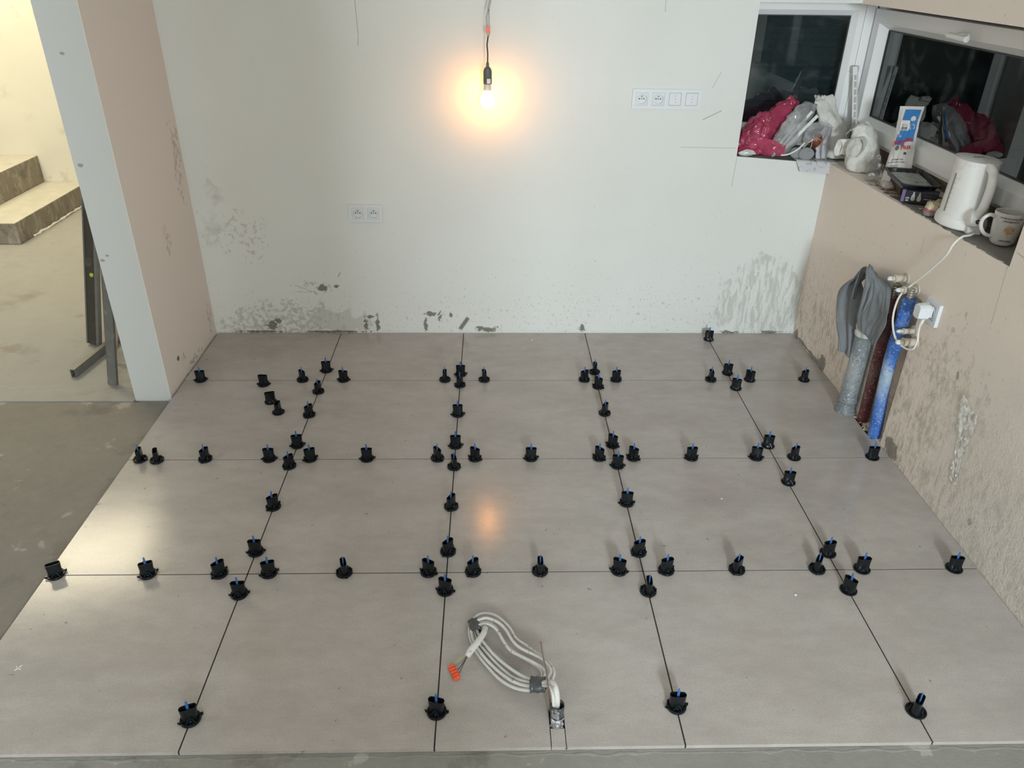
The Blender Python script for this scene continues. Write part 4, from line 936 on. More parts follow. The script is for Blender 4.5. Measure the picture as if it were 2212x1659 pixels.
for cx in (.040, .060):
    prof = [(.0, .020), (.002, .0195), (.0028, .013), (.0062, .002), (.0072, -.005), (.0052, -.011), (0, -.013)]
    pts = [Vector((a, b_, 0)) for a, b_ in prof]+[Vector((-a, b_, 0)) for a, b_ in prof[-2:0:-1]]
    g.add(flat(pts, cx, .021), [tuple(range(len(pts)))])
g.out('bulb_picture', 'greyprint', t)
g = G(); vs, fs = text_tris('E27', .008, True); g.add(flat(vs, .0215, .017, True), fs); g.add(*(lambda q: (q.v, q.f))(G().box(.017, .026, -.0007, -.0002, .006, .0075).box(.017, .026, -.0007, -.0002, .0088, .010)))
vs, fs = text_tris('LED Light Bulbs', .0062); g.add(flat(vs, .096, .020, True), fs)
g.out('box_text', 'whiteprint', t)
G().box(.074, .116, -.0006, 0, .031, .0318).out('gold_line', 'goldprint', t)
M['blackpl'] = mat('black_tray_plastic', (.012, .012, .014), .3, dirt=(.12, .12, .11), dscale=30, dlo=.6, dhi=.72)
M['drygrout'] = mat('dried_grey_grout', (.36, .38, .35), .75, var=.12, dirt=(.15, .15, .14), dscale=22, dlo=.56, dhi=.66, bmp=.4)
ta = math.radians(-4); TZ = .9045
t = thing('black_tray', 'black plastic tray with dried grey grout resting on the bulb carton', 'tray', (1.725, -.565, TZ), ta)
def rr(hx, hy, r, z, n=6):
    out = []
    for cx, cy, a0 in ((hx-r, hy-r, 0), (-hx+r, hy-r, 90), (-hx+r, -hy+r, 180), (hx-r, -hy+r, 270)):
        for k in range(n): a = math.radians(a0+90*k/(n-1)); out.append(Vector((cx+r*math.cos(a), cy+r*math.sin(a), z)))
    return out
g = G(); g.rings([rr(.062, .088, .014, 0), rr(.067, .093, .016, .018), rr(.074, .100, .018, .0185), rr(.074, .100, .018, .0160), rr(.0755, .1015, .018, .0160), rr(.0755, .1015, .018, .0205), rr(.0665, .0925, .016, .0205), rr(.060, .086, .014, .004)])
g.out('tray_shell', 'blackpl', t, smooth='auto')
g = grid(lambda u, v: Vector((-.058+.116*u, -.083+.166*v, .0085+.003*noise.noise(Vector((u*5, v*6, 0)))+.002*noise.noise(Vector((u*20, v*20, 3))))), 24, 30)
g.out('dried_grout', 'drygrout', t, smooth=True)
t.rotation_euler = (math.radians(5), math.radians(2), ta)
tag(G().box(1.70, 1.80, -.555, -.46, sillz(-.5)+.005, .896).out('cardboard_block', M['foam'] if 0 else mat('brown_card', (.11, .085, .06), .85, var=.3, bmp=.4)), 'dark brown cardboard block under the far half of the black tray', 'cardboard')
# twigs / shavings
M['straw'] = mat('brown_shavings', (.22, .15, .10), .8, var=.4, vscale=90)
random.seed(31); g = G()
for k in range(46):
    y = random.uniform(-.62, -.36); x = random.uniform(1.650, 1.69); z = sillz(y)+.009+random.random()*.012; a = random.uniform(0, PI); L = random.uniform(.012, .035)
    g.tube([(x-math.cos(a)*L/2, y-math.sin(a)*L/2, z), (x, y, z+.006), (x+math.cos(a)*L/2, y+math.sin(a)*L/2, z)], .0009, 5, 3)
tag(g.out('wood_shavings', 'straw'), 'tangle of brown shavings on the sill in front of the black tray', 'shavings', kind='stuff')
# ------------------------------------------------------------------ grout bag with print
M['bagwhite'] = mat('white_bag_foil', (.70, .69, .67), .33, var=.05, vscale=20, dirt=(.45, .45, .47), dscale=9, dlo=.62, dhi=.8, bmp=.5, bscale=28, bdist=.004)
M['bagblue'] = mat('blue_print', (.03, .20, .52), .35); M['bagred'] = mat('red_print', (.62, .02, .03), .35); M['bagblack'] = mat('dark_print', (.05, .05, .06), .4); M['bagteal'] = mat('stone_print', (.10, .15, .13), .4, var=.6, vscale=120)
base = Vector((1.726, -.430, sillz(-.42)+.006)); top = Vector((1.776, -.352, 1.142))
un = Vector((.42, -.72, -.10)).normalized(); ax = (top-base).normalized(); un = (un-ax*un.dot(ax)).normalized(); fn_ = un.cross(ax).normalized()
if fn_.y > 0: fn_ = -fn_
LB = (top-base).length
def bagp(s, t_, lift=0.0):
    """s across -1..1, t along 0..1, front side point"""
    hw = .050-.004*t_+.004*math.sin(t_*7); th = (.026*(1-t_)**.7+.0015)*(1-abs(s)**2.5) if t_ < .97 else .0015
    dent = .004*noise.noise(Vector((s*2.2, t_*5, 3)))+.003*noise.noise(Vector((s*5, t_*9, 9)))
    return base+ax*(t_*LB)+un*(s*hw+.006*math.sin(t_*5))+fn_*(th+dent*min(1, (1-t_)*5+.3)+lift)
t = thing('grout_bag', 'opened white and blue bag of grout with red lettering, leaning by the window', 'bag', base)
g = grid(lambda u, v: bagp(v*2-1, u), 60, 28); n0 = len(g.v)
g2 = grid(lambda u, v: bagp(v*2-1, u)-fn_*((.052*(1-u)**.7+.003)*(1-abs(v*2-1)**2.5)+.001), 60, 28); g.add(g2.v, g2.f)
put(g.out('bag_body', 'bagwhite', smooth=True), t)
def bagmap(vs, sx, sy, s0, t0, rot=0, lift=.0010):
    lift += .0012
    c, s = math.cos(rot), math.sin(rot); out = []
    for v in vs:
        x, y = v[0]*sx, v[1]*sy; x, y = x*c-y*s, x*s+y*c
        out.append(bagp(s0+x/.047, t0+y/LB, lift))
    return out
def patch(x0, x1, y0, y1, rot, s0, t0, r=0, n=10, lift=.0008, shape=None):
    g = G(); vs = []; N_ = n
    for i in range(N_+1):
        for jx in range(N_+1):
            x = x0+(x1-x0)*i/N_; yt = y1 if shape is None else shape(x); vs.append((x, y0+(yt-y0)*jx/N_, 0))
    return g.add(bagmap(vs, 1, 1, s0, t0, rot, lift), [(i*(N_+1)+k, i*(N_+1)+k+1, (i+1)*(N_+1)+k+1, (i+1)*(N_+1)+k) for i in range(N_) for k in range(N_)])
blue = patch(-.020, .041, .0, .120, 0, 0, .565)
b2 = patch(-.030, .010, -.022, .016, .0, 0, .585, shape=lambda x: .018); blue.add(b2.v, b2.f)
put(blue.out('blue_panel', 'bagblue'), t)
wh = patch(-.028, .014, .034, .072, 0, 0, .585, lift=.0014); put(wh.out('white_label', 'bagwhite'), t)
g = G()
for k in range(12):
    x = -.018+k*.0022; p_ = patch(x, x+(.0014 if k % 3 else .0008), .036, .048, 0, 0, .585, n=1, lift=.0019); g.add(p_.v, p_.f)
for y in (.052, .056): p_ = patch(-.018, .008, y, y+.0012, 0, 0, .585, n=2, lift=.0019); g.add(p_.v, p_.f)
vs, fs = text_tris('EC 1', .008, True); g.add(bagmap(vs, 1, 1, .52, .745, 0, .0019), fs)
for k, (tx, sz) in enumerate((('ULTRAMOCNA', .0066), ('ELASTYCZNA FUGA', .0066))):
    vs, fs = text_tris(tx, sz, True); g.add(bagmap(vs, 1, 1, -.05, .33-.034*k, .12, .0012), fs)
for k in range(4): p_ = patch(-.022, .012-.003*k, 0, .0016, .12, 0, .255-.022*k, n=3, lift=.0014); g.add(p_.v, p_.f)
p_ = patch(-.004, .004, 0, .009, 0, .45, .40, n=2, lift=.0014); g.add(p_.v, p_.f)
put(g.out('dark_text', 'bagblack'), t)
g = G(); g.add(bagmap([(.011*math.cos(2*PI*i/24), .011*math.sin(2*PI*i/24), 0) for i in range(24)], 1, 1, .52, .745, 0, .0012), [tuple(range(24))]); g.add(bagmap([(.010*math.cos(2*PI*i/24), .010*math.sin(2*PI*i/24), 0) for i in range(24)], 1, 1, .50, .845, 0, .0013), [tuple(range(24))])
put(g.out('round_badge', 'bagwhite'), t)
g = G()
vs, fs = text_tris('Ultracolor', .0245, True); g.add(bagmap(vs, .88, 1, -.02, .560, .30, .0040), fs)
vs, fs = text_tris('Plus', .0245, True); g.add(bagmap(vs, .88, 1, .42, .490, .30, .0040), fs)
put(g.out('red_lettering', 'bagred'), t)
g = G(); vs, fs = text_tris('2 kg', .012, True); g.add(bagmap(vs, 1, 1, -.38, .625, .1, .0022), fs); put(g.out('white_text', 'whiteprint'), t)
g = G(); g.add(bagmap([(.008*math.cos(2*PI*i/20), .010*math.sin(2*PI*i/20), 0) for i in range(20)], 1, 1, -.30, .475, 0, .0014), [tuple(range(20))]); put(g.out('stone_picture', 'bagteal'), t)
# crumpled clear bag next to it
M['clear'] = film('clear_film', (.70, .70, .70), .10, .08, (.52, .68), 30)
def blobmesh(c, r, amp, sc, seed, seg=32):
    prof = [(math.sin(PI*k/20)+.001, -math.cos(PI*k/20)) for k in range(21)]
    g = G().lathe(prof, (0, 0, 0), seg, cap0=False, cap1=False)
    vs = [Vector((v.x*r[0], v.y*r[1], v.z*r[2])) for v in g.v]; vs = crumple(vs, amp, sc, seed); g.v = [v+Vector(c) for v in vs]; return g
zz = sillz(-.30)
g = blobmesh((1.695, -.335, zz+.050), (.032, .040, .044), .013, 24, 2); g2 = blobmesh((1.700, -.315, zz+.085), (.018, .016, .025), .009, 30, 4); g.add(g2.v, g2.f)
tag(g.out('clear_plastic_bag', 'clear', smooth=True), 'crumpled clear plastic bag at the foot of the grout bag', 'plastic bag')
M['wrapper'] = mat('printed_wrapper', (.50, .42, .42), .25, var=.35, vscale=45, dirt=(.16, .18, .40), dscale=14, dlo=.56, dhi=.62, bmp=.5, bscale=40, bdist=.004)
g = blobmesh((1.690, -.470, sillz(-.44)+.022), (.028, .040, .014), .007, 26, 9)
tag(g.out('snack_wrapper', 'wrapper', smooth=True), 'crumpled printed wrapper lying between the grout bag and black tray', 'wrapper')
# ------------------------------------------------------------------ white paper sack, rolled open (middle of sill)
M['sack'] = mat('white_sack_paper', (.68, .67, .63), .55, var=.06, vscale=14, dirt=(.42, .38, .32), dscale=6, dlo=.58, dhi=.8, bmp=.9, bscale=16, bdist=.010)
z0 = sillz(-.15)+.006
def sackskin(secs, seed, amp=.006, sc=17, sub=6, seg=40):
    g = loft(secs, seg*2, sub+3); g.v = crumple(crumple(g.v, amp, sc, seed), amp*.42, sc*2.6, seed+7); return g
t = thing('rolled_paper_sack', 'half empty white sack with rolled rim, standing on the corner of the sill', 'sack', (1.725, -.140, z0))
V3 = Vector
secs = [((1.728, -.150, z0+.008), (.030, -.025, 0), (.030, .030, 0)), ((1.725, -.148, z0+.018), (.050, -.040, 0), (.040, .046, 0)), ((1.722, -.142, z0+.055), (.054, -.044, 0), (.042, .050, 0)), ((1.720, -.132, z0+.105), (.046, -.036, 0), (.038, .046, 0)),
        ((1.712, -.122, z0+.150), (.036, -.030, .004), (.034, .040, 0)), ((1.696, -.110, z0+.175), (.030, -.026, .018), (.028, .034, 0)), ((1.672, -.104, z0+.165), (.024, -.014, .030), (.024, .030, .004))]
g = sackskin(secs, 3, .007, 15)
put(solid(g.out('sack_body', 'sack', smooth=True), .001), t)
# open curled mouth hanging to the left
def mouth(u, v):
    a = 2*PI*v; cr = V3((1.672, -.172, z0+.100))+V3((-.014, -.022, .004))*u
    e1 = V3((.80, -.52, -.10)).normalized(); e2 = V3((.10, -.10, 1)).normalized()
    rx = .034-.002*u+.002*math.sin(2*a); rz = .050-.006*u+.003*math.sin(2*a+1)
    return cr+e1*rx*math.cos(a)+e2*rz*math.sin(a)+V3((.022, .030, .0))*(1-u)+V3((0, 0, .0015*math.sin(5*a+u*3)))
g = grid(mouth, 12, 60); g.v = crumple(g.v, .004, 16, 6)
put(solid(g.out('open_mouth', 'sack', smooth=True), .0016), t)
g = grid(lambda u, v: V3((1.650, -.130, z0+.098))+V3((.60, -.60, .10)).normalized()*.022*math.cos(2*PI*v)*(1-.3*u)+V3((0, 0, 1))*.032*math.sin(2*PI*v)+V3((-.030, .016, -.010))*u, 8, 30); g.v = crumple(g.v, .006, 30, 8)
put(solid(g.out('rolled_flap', 'sack', smooth=True), .0016), t)
# ------------------------------------------------------------------ tall white sack in the corner
zc = .848
t = thing('tall_paper_sack', 'tall white paper sack leaning back in the window corner', 'sack', (1.68, .08, zc))
secs = [((1.690, 0.067, zc+.004), (.040, 0, 0), (0, .040, 0)), ((1.690, 0.077, zc+.012), (.058, -.002, 0), (0, .050, 0)), ((1.688, 0.084, zc+.060), (.060, -.004, 0), (.004, .052, 0)), ((1.676, 0.104, zc+.120), (.060, -.004, 0), (.004, .046, 0)),
        ((1.652, .108, zc+.170), (.056, 0, -.006), (.002, .034, 0)), ((1.632, .130, zc+.215), (.050, 0, -.004), (0, .020, 0)), ((1.622, .140, zc+.252), (.046, 0, 0), (0, .008, 0)), ((1.618, .142, zc+.258), (.040, 0, .003), (0, .003, 0))]
put(sackskin(secs, 11, .006, 14).out('sack_body', 'sack', smooth=True), t)
M['sackprint'] = mat('faint_grey_print', (.22, .23, .24), .6)
g = G()
for k in range(3):
    for i in range(9): g.box(1.668+i*.0034, 1.6705+i*.0034, -.0012+.02, -.0002+.02, zc+.050-k*.006, zc+.0535-k*.006)
put(g.out('printed_lines', 'sackprint'), t)
# torn rim pieces
g = grid(lambda u, v: V3((1.575+.045*u, .118+.012*math.sin(v*6)+.01*u, zc+.225+.034*v+.012*noise.noise(V3((u*6, v*4, 1))))), 14, 10); g.v = crumple(g.v, .006, 36, 4)
put(solid(g.out('torn_rim', 'sack', smooth=True), .001), t)
# ------------------------------------------------------------------ clear bag with white plastic strips
t = thing('strip_bag', 'clear plastic bag holding white plastic strips, leaning across the niche', 'plastic bag', (1.42, .05, .853))
M['strip'] = mat('white_strip_plastic', (.74, .75, .74), .35)
M['clear2'] = film('clear_bag_film', (.58, .58, .59), .30, .07, (.40, .85), 12)
secs = [((1.400, .022, .866), (.012, 0, .004), (0, .010, 0)), ((1.418, .032, .885), (.036, 0, -.016), (0, .020, 0)), ((1.448, .045, .930), (.046, 0, -.026), (0, .024, 0)), ((1.485, .060, .990), (.050, 0, -.026), (0, .024, 0)), ((1.520, .080, 1.040), (.046, 0, -.018), (0, .022, 0)), ((1.550, .105, 1.082), (.030, 0, -.010), (0, .012, 0))]
gg = sackskin(secs, 15, .007, 18); gg.v = [V3((v.x, max(.008, min(v.y, .088)), max(v.z, ZB(v.x)+.005))) for v in gg.v]; put(gg.out('bag_film', 'clear2', smooth=True), t)
g = grid(lambda u, v: V3((1.52+.115*u, .020+.012*math.sin(v*4+u*3), .985+.015*u-.085*v*(1-.45*u)+.02*math.sin(u*PI))), 26, 18); g.v = crumple(g.v, .006, 26, 3)
put(g.out('loose_film', 'clear2', smooth=True), t)
def strip(p, q, w_, label, dy=0):
    p, q = V3(p), V3(q); mt, L = lean(p, q, (0, -1, 0))
    g = G(); g.box(-w_/2, w_/2, -.002, .002, 0, L, mt); g.box(-w_/2, -w_/2+.0015, -.002, .006, 0, L, mt)
    return tag(g.out('plastic_strip', 'strip', bevel=.0006), label, 'plastic strip', 'white strips in the clear bag')
strip((1.424, .022, .878), (1.566, .040, 1.036), .013, 'longest white plastic strip in the clear bag, ending in a bright tip')
strip((1.436, .040, .905), (1.546, .060, 1.050), .011, 'white plastic strip just behind the longest one in the clear bag')
strip((1.408, .030, .900), (1.474, .050, .988), .010, 'short leftmost white strip in the clear bag')
g = G(); g.tube([(1.425, .012, .870), (1.46, .010, .876), (1.50, .012, .900), (1.522, .014, .925)], .004, 8, 6, flat=1.6)
tag(g.out('curved_strip', 'strip', smooth=True), 'curved white plastic strip along the lower edge of the clear bag', 'plastic strip')
# ------------------------------------------------------------------ pink bag
M['pink'] = film("pink_film", (.44, .055, .12), .66, .16, (.40, .65), 16)
t = thing('pink_bag', 'crumpled pink plastic bag in the left corner of the window niche', 'plastic bag', (1.33, .09, .862))
secs = [((1.236, .085, .905), (.008, 0, .030), (0, .030, 0)), ((1.262, .085, .918), (.006, 0, .050), (0, .048, 0)), ((1.310, .095, .945), (0, 0, .078), (0, .062, 0)), ((1.360, .100, .958), (-.006, 0, .088), (0, .060, 0)), ((1.410, .105, .985), (-.014, 0, .082), (0, .050, 0)),
        ((1.450, .115, 1.030), (-.018, 0, .055), (0, .036, 0)), ((1.480, .125, 1.070), (-.016, 0, .032), (0, .022, 0)), ((1.500, .130, 1.088), (-.012, 0, .014), (0, .012, 0))]
g = sackskin(secs, 21, .015, 17, 8, 56); g.v = [V3((max(v.x, 1.2275), min(max(v.y, .012 if v.x < 1.37 else .092), .202), max(v.z, ZB(v.x)+.006))) for v in g.v]
put(g.out('bag_body', 'pink', smooth=True), t)
g = grid(lambda u, v: V3((1.238+.20*u, .018+.02*math.sin(u*5)+.012*v, .905+.035*math.sin(u*3)-.055*v*(.7+.6*math.sin(u*PI)))), 34, 18); g.v = crumple(g.v, .010, 20, 5)
g.v = [V3((max(v.x, 1.228), max(v.y, .010), max(v.z, ZB(v.x)+.006))) for v in g.v]; put(g.out('loose_flap', 'pink', smooth=True), t)
M['silver'] = mat('white_silver_wrap', (.60, .60, .60), .25, var=.3, vscale=60, dirt=(.12, .12, .13), dscale=40, dlo=.6, dhi=.66)
g = blobmesh((1.275, .022, .878), (.038, .014, .014), .007, 34, 13); g.v = [V3((v.x, max(v.y, .002), v.z)) for v in g.v]
tag(g.out('crumpled_wrapper', 'silver', smooth=True), 'crumpled white and silver wrapper below the pink bag at the sill edge', 'wrapper')
# ------------------------------------------------------------------ small things between the bags
M['greycase'] = mat('grey_rubber', (.26, .27, .275), .5, var=.08)
g = G(); g.lathe([(.001, 0), (.030, 0), (.034, .004), (.034, .026), (.029, .033), (.001, .034)], (0, 0, 0), 36); g.v = [V3((v.x*1.05, v.z, v.y*.82)) for v in g.v]
mt = Matrix.Translation((1.542, .016, .876)) @ Matrix.Rotation(math.radians(-14), 4, 'X'); g.v = [mt @ v for v in g.v]
t = thing('grey_case', 'grey rounded plastic case standing on the sill behind the paper sheet', 'case', (1.542, .02, .853))
put(g.out('case_body', 'greycase', smooth='auto', bevel=.0), t)
g = G(); g.lathe([(.001, 0), (.028, 0), (.032, .004), (.032, .020), (.028, .026), (.001, .027)], (0, 0, 0), 30); g.v = [V3((v.x*.95, v.z, v.y*.75)) for v in g.v]
mt = Matrix.Translation((1.500, .024, .878)) @ Matrix.Rotation(math.radians(-10), 4, 'X'); g.v = [mt @ v for v in g.v]
tag(g.out('grey_disc', 'greycase', smooth='auto'), 'second grey rounded piece partly hidden at the left of the grey case', 'case')
mt = Matrix.Translation((1.548, .0148, .888)) @ Matrix.Rotation(math.radians(-14), 4, 'X')
g = G(); g.tube([mt @ V3((-.010+.0025*k, 0, .0012*(-1)**k)) for k in range(9)], .0004, 5); put(g.out('small_mark', 'sackprint'), t)
M['rust'] = mat('red_brown_skin', (.20, .045, .022), .4, var=.3)
g = G().lathe([(.001, -.032), (.018, -.028), (.028, -.012), (.029, .008), (.022, .026), (.008, .032), (.001, .031)], (1.590, .062, .925), 28, cap0=False, cap1=False)
tag(g.out('red_ball', 'rust', smooth=True), 'red-brown rounded object half hidden between clear bag and folded leaflet', 'round object')
M['blackcable'] = mat('black_cable', (.015, .015, .015), .4)
g = G(); g.tube([(1.520, .05, .872), (1.545, .055, .905), (1.575, .045, .900), (1.590, .040, .880), (1.570, .045, .868), (1.548, .05, .885)], .0035, 8, 7)
tag(g.out('black_cable', 'blackcable', smooth=True), 'short black cable curled behind the grey case', 'cable')
g = G(); g.tube([(1.560, .035, .862), (1.562, .030, .925)], .0018, 6); g.tube([(1.572, .030, .945), (1.600, .030, .932)], .0014, 6)
tag(g.out('yellow_stick', mat('straw_yellow', (.62, .5, .25), .6)), 'thin yellowish stick leaning behind the grey case', 'stick')
M['paper'] = mat('printed_paper', (.60, .60, .63), .55, dirt=(.40, .40, .45), dscale=60, dlo=.56, dhi=.62)
def sheet(fn, name, label, n=20, m='paper', th=.0006):
    return tag(solid(grid(fn, n, n).out(name, m, smooth=True), th), label, 'paper')
# big sheet hanging over the sill edge, folded leaflet, second sheet
def sh1(u, v):
    x = 1.490+.185*u; d = .050-.105*v          # distance behind the edge
    z = ZB(x)+.006
    if d > -.004: y = d; zz_ = z+.002*math.sin(u*6)
    else: y = -.006-(-.004-d)*.45; zz_ = z-(-.004-d)*.86
    return V3((x-(.0 if d > 0 else d*.35), y, zz_))
sheet(sh1, 'paper_sheet', 'grey printed sheet drooping over the sill edge below the sacks')
def sh2(u, v):
    x = 1.585+.10*u; d = .055-.080*v; z = ZB(min(x, XR))+.009
    if d > -.004: y = d; zz_ = z+.002*math.sin(u*5)
    else: y = -.009-(-.004-d)*.5; zz_ = z-(-.004-d)*.75
    return V3((x, y, zz_))
sheet(sh2, 'paper_sheet', 'smaller printed sheet lying on top of the drooping sheet')
def leaf(u, v):
    path = smooth([V3((1.606, .000, .852)), V3((1.604, .004, .870)), V3((1.600, .012, .900)), V3((1.606, .020, .930)), V3((1.620, .028, .960)), V3((1.630, .034, .985))], 5)
    c = path[min(len(path)-1, int(round(u*(len(path)-1))))]
    return c+V3((-.020, .050, 0))*v*.7+V3((.012*math.sin(v*3), 0, 0))
sheet(leaf, 'folded_leaflet', 'folded white leaflet standing curled in front of the tall sack')
def leaf2(u, v):
    q = leaf(u, v); return q+V3((.018+.010*math.sin(u*4), -.002, .002))
sheet(leaf2, 'folded_leaflet', 'second curled leaflet page right behind the folded leaflet')
# ------------------------------------------------------------------ slotted strip in the corner
t = thing('slotted_rail', 'white slotted plastic rail leaning upright in the window corner', 'rail', (1.79, .13, .88))
mt, L = lean((1.793, .110, .880), (1.742, .165, 1.222), (-.15, -1, .1))
g = G(); W_ = .0105
for x0, x1 in ((-W_, -W_+.0045), (W_-.006, W_)): g.box(x0, x1, -.002, .002, 0, L-.035, mt)
k = 0
while k*.032 < L-.05: g.box(-W_+.0045, W_-.006, -.002, .002, k*.032, k*.032+.007, mt); k += 1
g.box(-W_, W_, -.002, .002, L-.035, L, mt); g.box(-W_, -W_+.002, -.002, .009, 0, L, mt)
put(g.out('rail_body', 'strip', bevel=.0005), t)
g = G(); g.tube([mt @ V3((W_, 0, L-.020)), mt @ V3((W_+.008, 0, L-.019))], .0016, 8); g.tube([mt @ V3((-W_, 0, L-.03)), mt @ V3((-W_-.005, 0, L-.006)), mt @ V3((-W_, 0, L+.001)), mt @ V3((W_*.6, 0, L+.002))], .0018, 8, 4)
put(g.out('hook_end', 'cablegrey'), t)
g = G(); g.box(-W_+.004, W_-.005, -.0008, .0004, .002, L-.036, mt); put(g.out('dark_backing', 'cablegrey'), t)

# ------------------------------------------------------------------ cable bundle coming out of the floor
M['white_cable'] = mat('white_cable_sheath', (.60, .60, .57), .45, var=.06, vscale=40, dirt=(.16, .14, .12), dscale=75, dlo=.60, dhi=.68)
M['tape'] = mat('grey_duct_tape', (.075, .08, .085), .33, .2, var=.4, vscale=60, dirt=(.3, .31, .32), dscale=50, dlo=.60, dhi=.70, bmp=.8, bscale=90, bdist=.002)
M['foil'] = mat('silver_tape', (.50, .51, .53), .22, .75, var=.25, vscale=50, bmp=1, bscale=80, bdist=.004)
COIL = {
    'A': [(0.0826, -1.8893, 0.014), (0.0973, -1.8748, 0.018), (0.1211, -1.8702, 0.02), (0.1538, -1.8833, 0.02), (0.1856, -1.9243, 0.022), (0.202, -1.9639, 0.024), (0.2321, -1.9988, 0.03), (0.2688, -2.0434, 0.04), (0.2884, -2.0762, 0.05), (0.2947, -2.1071, 0.055), (0.2873, -2.1298, 0.055), (0.2706, -2.1408, 0.055)],
    'B': [(0.0875, -1.9059, 0.02), (0.1036, -1.8994, 0.026), (0.1257, -1.8984, 0.03), (0.1564, -1.9162, 0.03), (0.1764, -1.943, 0.03), (0.1928, -1.982, 0.032), (0.2145, -2.0111, 0.036), (0.2573, -2.0476, 0.045), (0.2773, -2.0769, 0.055), (0.2861, -2.1046, 0.06), (0.2795, -2.1241, 0.06), (0.2653, -2.1384, 0.06)],
    'C': [(0.0918, -1.908, 0.014), (0.1095, -1.9042, 0.02), (0.1301, -1.9083, 0.022), (0.1477, -1.922, 0.02), (0.1605, -1.9523, 0.02), (0.1799, -1.9928, 0.022), (0.2085, -2.0286, 0.03), (0.2402, -2.0619, 0.04), (0.2603, -2.0909, 0.05), (0.2643, -2.1133, 0.055), (0.2591, -2.1319, 0.058)],
    'C2': [(0.0951, -1.9213, 0.022), (0.1126, -1.9176, 0.028), (0.1345, -1.9243, 0.03), (0.1533, -1.9446, 0.028), (0.1687, -1.9799, 0.028), (0.1865, -2.0125, 0.03), (0.2163, -2.0409, 0.038), (0.2477, -2.0723, 0.05), (0.2678, -2.0978, 0.058), (0.2704, -2.1192, 0.062), (0.2626, -2.1384, 0.062)],
    'D': [(0.0828, -1.8983, 0.012), (0.075, -1.9175, 0.012), (0.0782, -1.9551, 0.012), (0.0963, -2.0026, 0.012), (0.1276, -2.0535, 0.014), (0.1603, -2.0975, 0.018), (0.1972, -2.1305, 0.028), (0.236, -2.1512, 0.045), (0.2568, -2.1517, 0.055)],
    'E': [(0.0861, -1.9136, 0.02), (0.0807, -1.9326, 0.02), (0.0887, -1.9735, 0.02), (0.1135, -2.0204, 0.02), (0.1469, -2.0657, 0.022), (0.1818, -2.1044, 0.028), (0.2106, -2.1266, 0.036), (0.2362, -2.1435, 0.05), (0.2569, -2.1478, 0.058)],
    'F': [(0.0905, -1.9138, 0.012), (0.0894, -1.9366, 0.012), (0.1044, -1.9738, 0.012), (0.1331, -2.019, 0.014), (0.1648, -2.0635, 0.018), (0.1968, -2.0997, 0.026), (0.2367, -2.132, 0.05), (0.2572, -2.1414, 0.058)],
    'Gg': [(0.0951, -1.9252, 0.02), (0.1013, -1.9478, 0.02), (0.1188, -1.9812, 0.02), (0.1457, -2.0208, 0.02), (0.1813, -2.0638, 0.026), (0.2129, -2.0983, 0.036), (0.2371, -2.124, 0.052), (0.2574, -2.1383, 0.06)],
    'exit': [(0.2569, -2.1462, 0.06), (0.2745, -2.1571, 0.066), (0.2872, -2.1738, 0.078), (0.2934, -2.2018, 0.086), (0.2919, -2.2194, 0.078), (0.2961, -2.2032, 0.03)],
    'tail': [(0.1192, -1.9347, 0.034), (0.1145, -1.9608, 0.04), (0.0992, -1.9917, 0.04), (0.0826, -2.0112, 0.034), (0.0717, -2.0269, 0.026)],
    'w1': [(0.0702, -2.0216, 0.026), (0.0549, -2.0284, 0.022), (0.0362, -2.0379, 0.014)],
    'w2': [(0.0703, -2.0251, 0.026), (0.0581, -2.0389, 0.022), (0.0416, -2.049, 0.014)],
    'w3': [(0.0703, -2.0286, 0.026), (0.0571, -2.0526, 0.022), (0.0467, -2.0593, 0.014)],
    'w4': [(0.0704, -2.0304, 0.026), (0.06, -2.056, 0.022), (0.0521, -2.0712, 0.014)],
}
COIL['exit'] = [(.2569, -2.1462, .060), (.2735, -2.1540, .078), (.2850, -2.1690, .094), (.2915, -2.1880, .092), (.2940, -2.2010, .070), (.2950, -2.2045, .040)]
t = thing('cable_bundle', 'white cables looped, taped together and rising out of the floor conduit', 'cables', (.20, -2.03, 0))
for k in ('A', 'B', 'C', 'C2', 'D', 'E', 'F', 'Gg'):
    g = G(); g.tube([(x, y, z+.001*(k in 'BEC2')) for x, y, z in COIL[k]], .0043, 10, 6)
    put(g.out('cable', 'white_cable', smooth=True), t)
g = G(); g.tube(COIL['exit'], [.006, .006, .0065, .007, .007, .0065], 12, 7, flat=1.15)
e = COIL['exit']; g.tube([(x-.008, y-.004, z-.008) for x, y, z in e], .0042, 8, 7)
put(g.out('riser_cable', 'white_cable', smooth=True), t)
g = G(); g.tube(COIL['tail'], [.0052, .0056, .006, .0062, .0055], 12, 7, flat=1.5, updir=(.2, -.3, 1))
put(g.out('cable_tail', M['white_cable']), t)
for a, col in (('w1', 'yellowgreen'), ('w2', 'grey'), ('w3', 'black'), ('w4', 'brown')):
    c = {'yellowgreen': (.35, .38, .08), 'grey': (.16, .17, .18), 'black': (.03, .03, .035), 'brown': (.10, .06, .05)}[col]
    g = G(); g.tube(COIL[a], .0011, 6, 4); o = put(g.out('core_wire', mat(col+'_wire', c, .4)), t)
cd_ = V3((-.0175, -.0095, 0)).normalized()
for k, (x, y) in enumerate(((.0385, -2.0385), (.0425, -2.0475), (.0470, -2.0565), (.0515, -2.0655), (.0535, -2.0745))):
    mtc = Matrix(((cd_.x, -cd_.y, 0, x), (cd_.y, cd_.x, 0, y), (0, 0, 1, .0035), (0, 0, 0, 1)))
    g = G(); g.box(0, .0185, -.0038, .0038, 0, .0055, mtc); g.box(.0035, .010, -.0028, .0028, .0055, .0078, mtc); g.box(.0125, .0175, -.003, .003, .0055, .0070, mtc)
    if k < 5: put(g.out('wire_connector', 'orange', bevel=.0006), t)
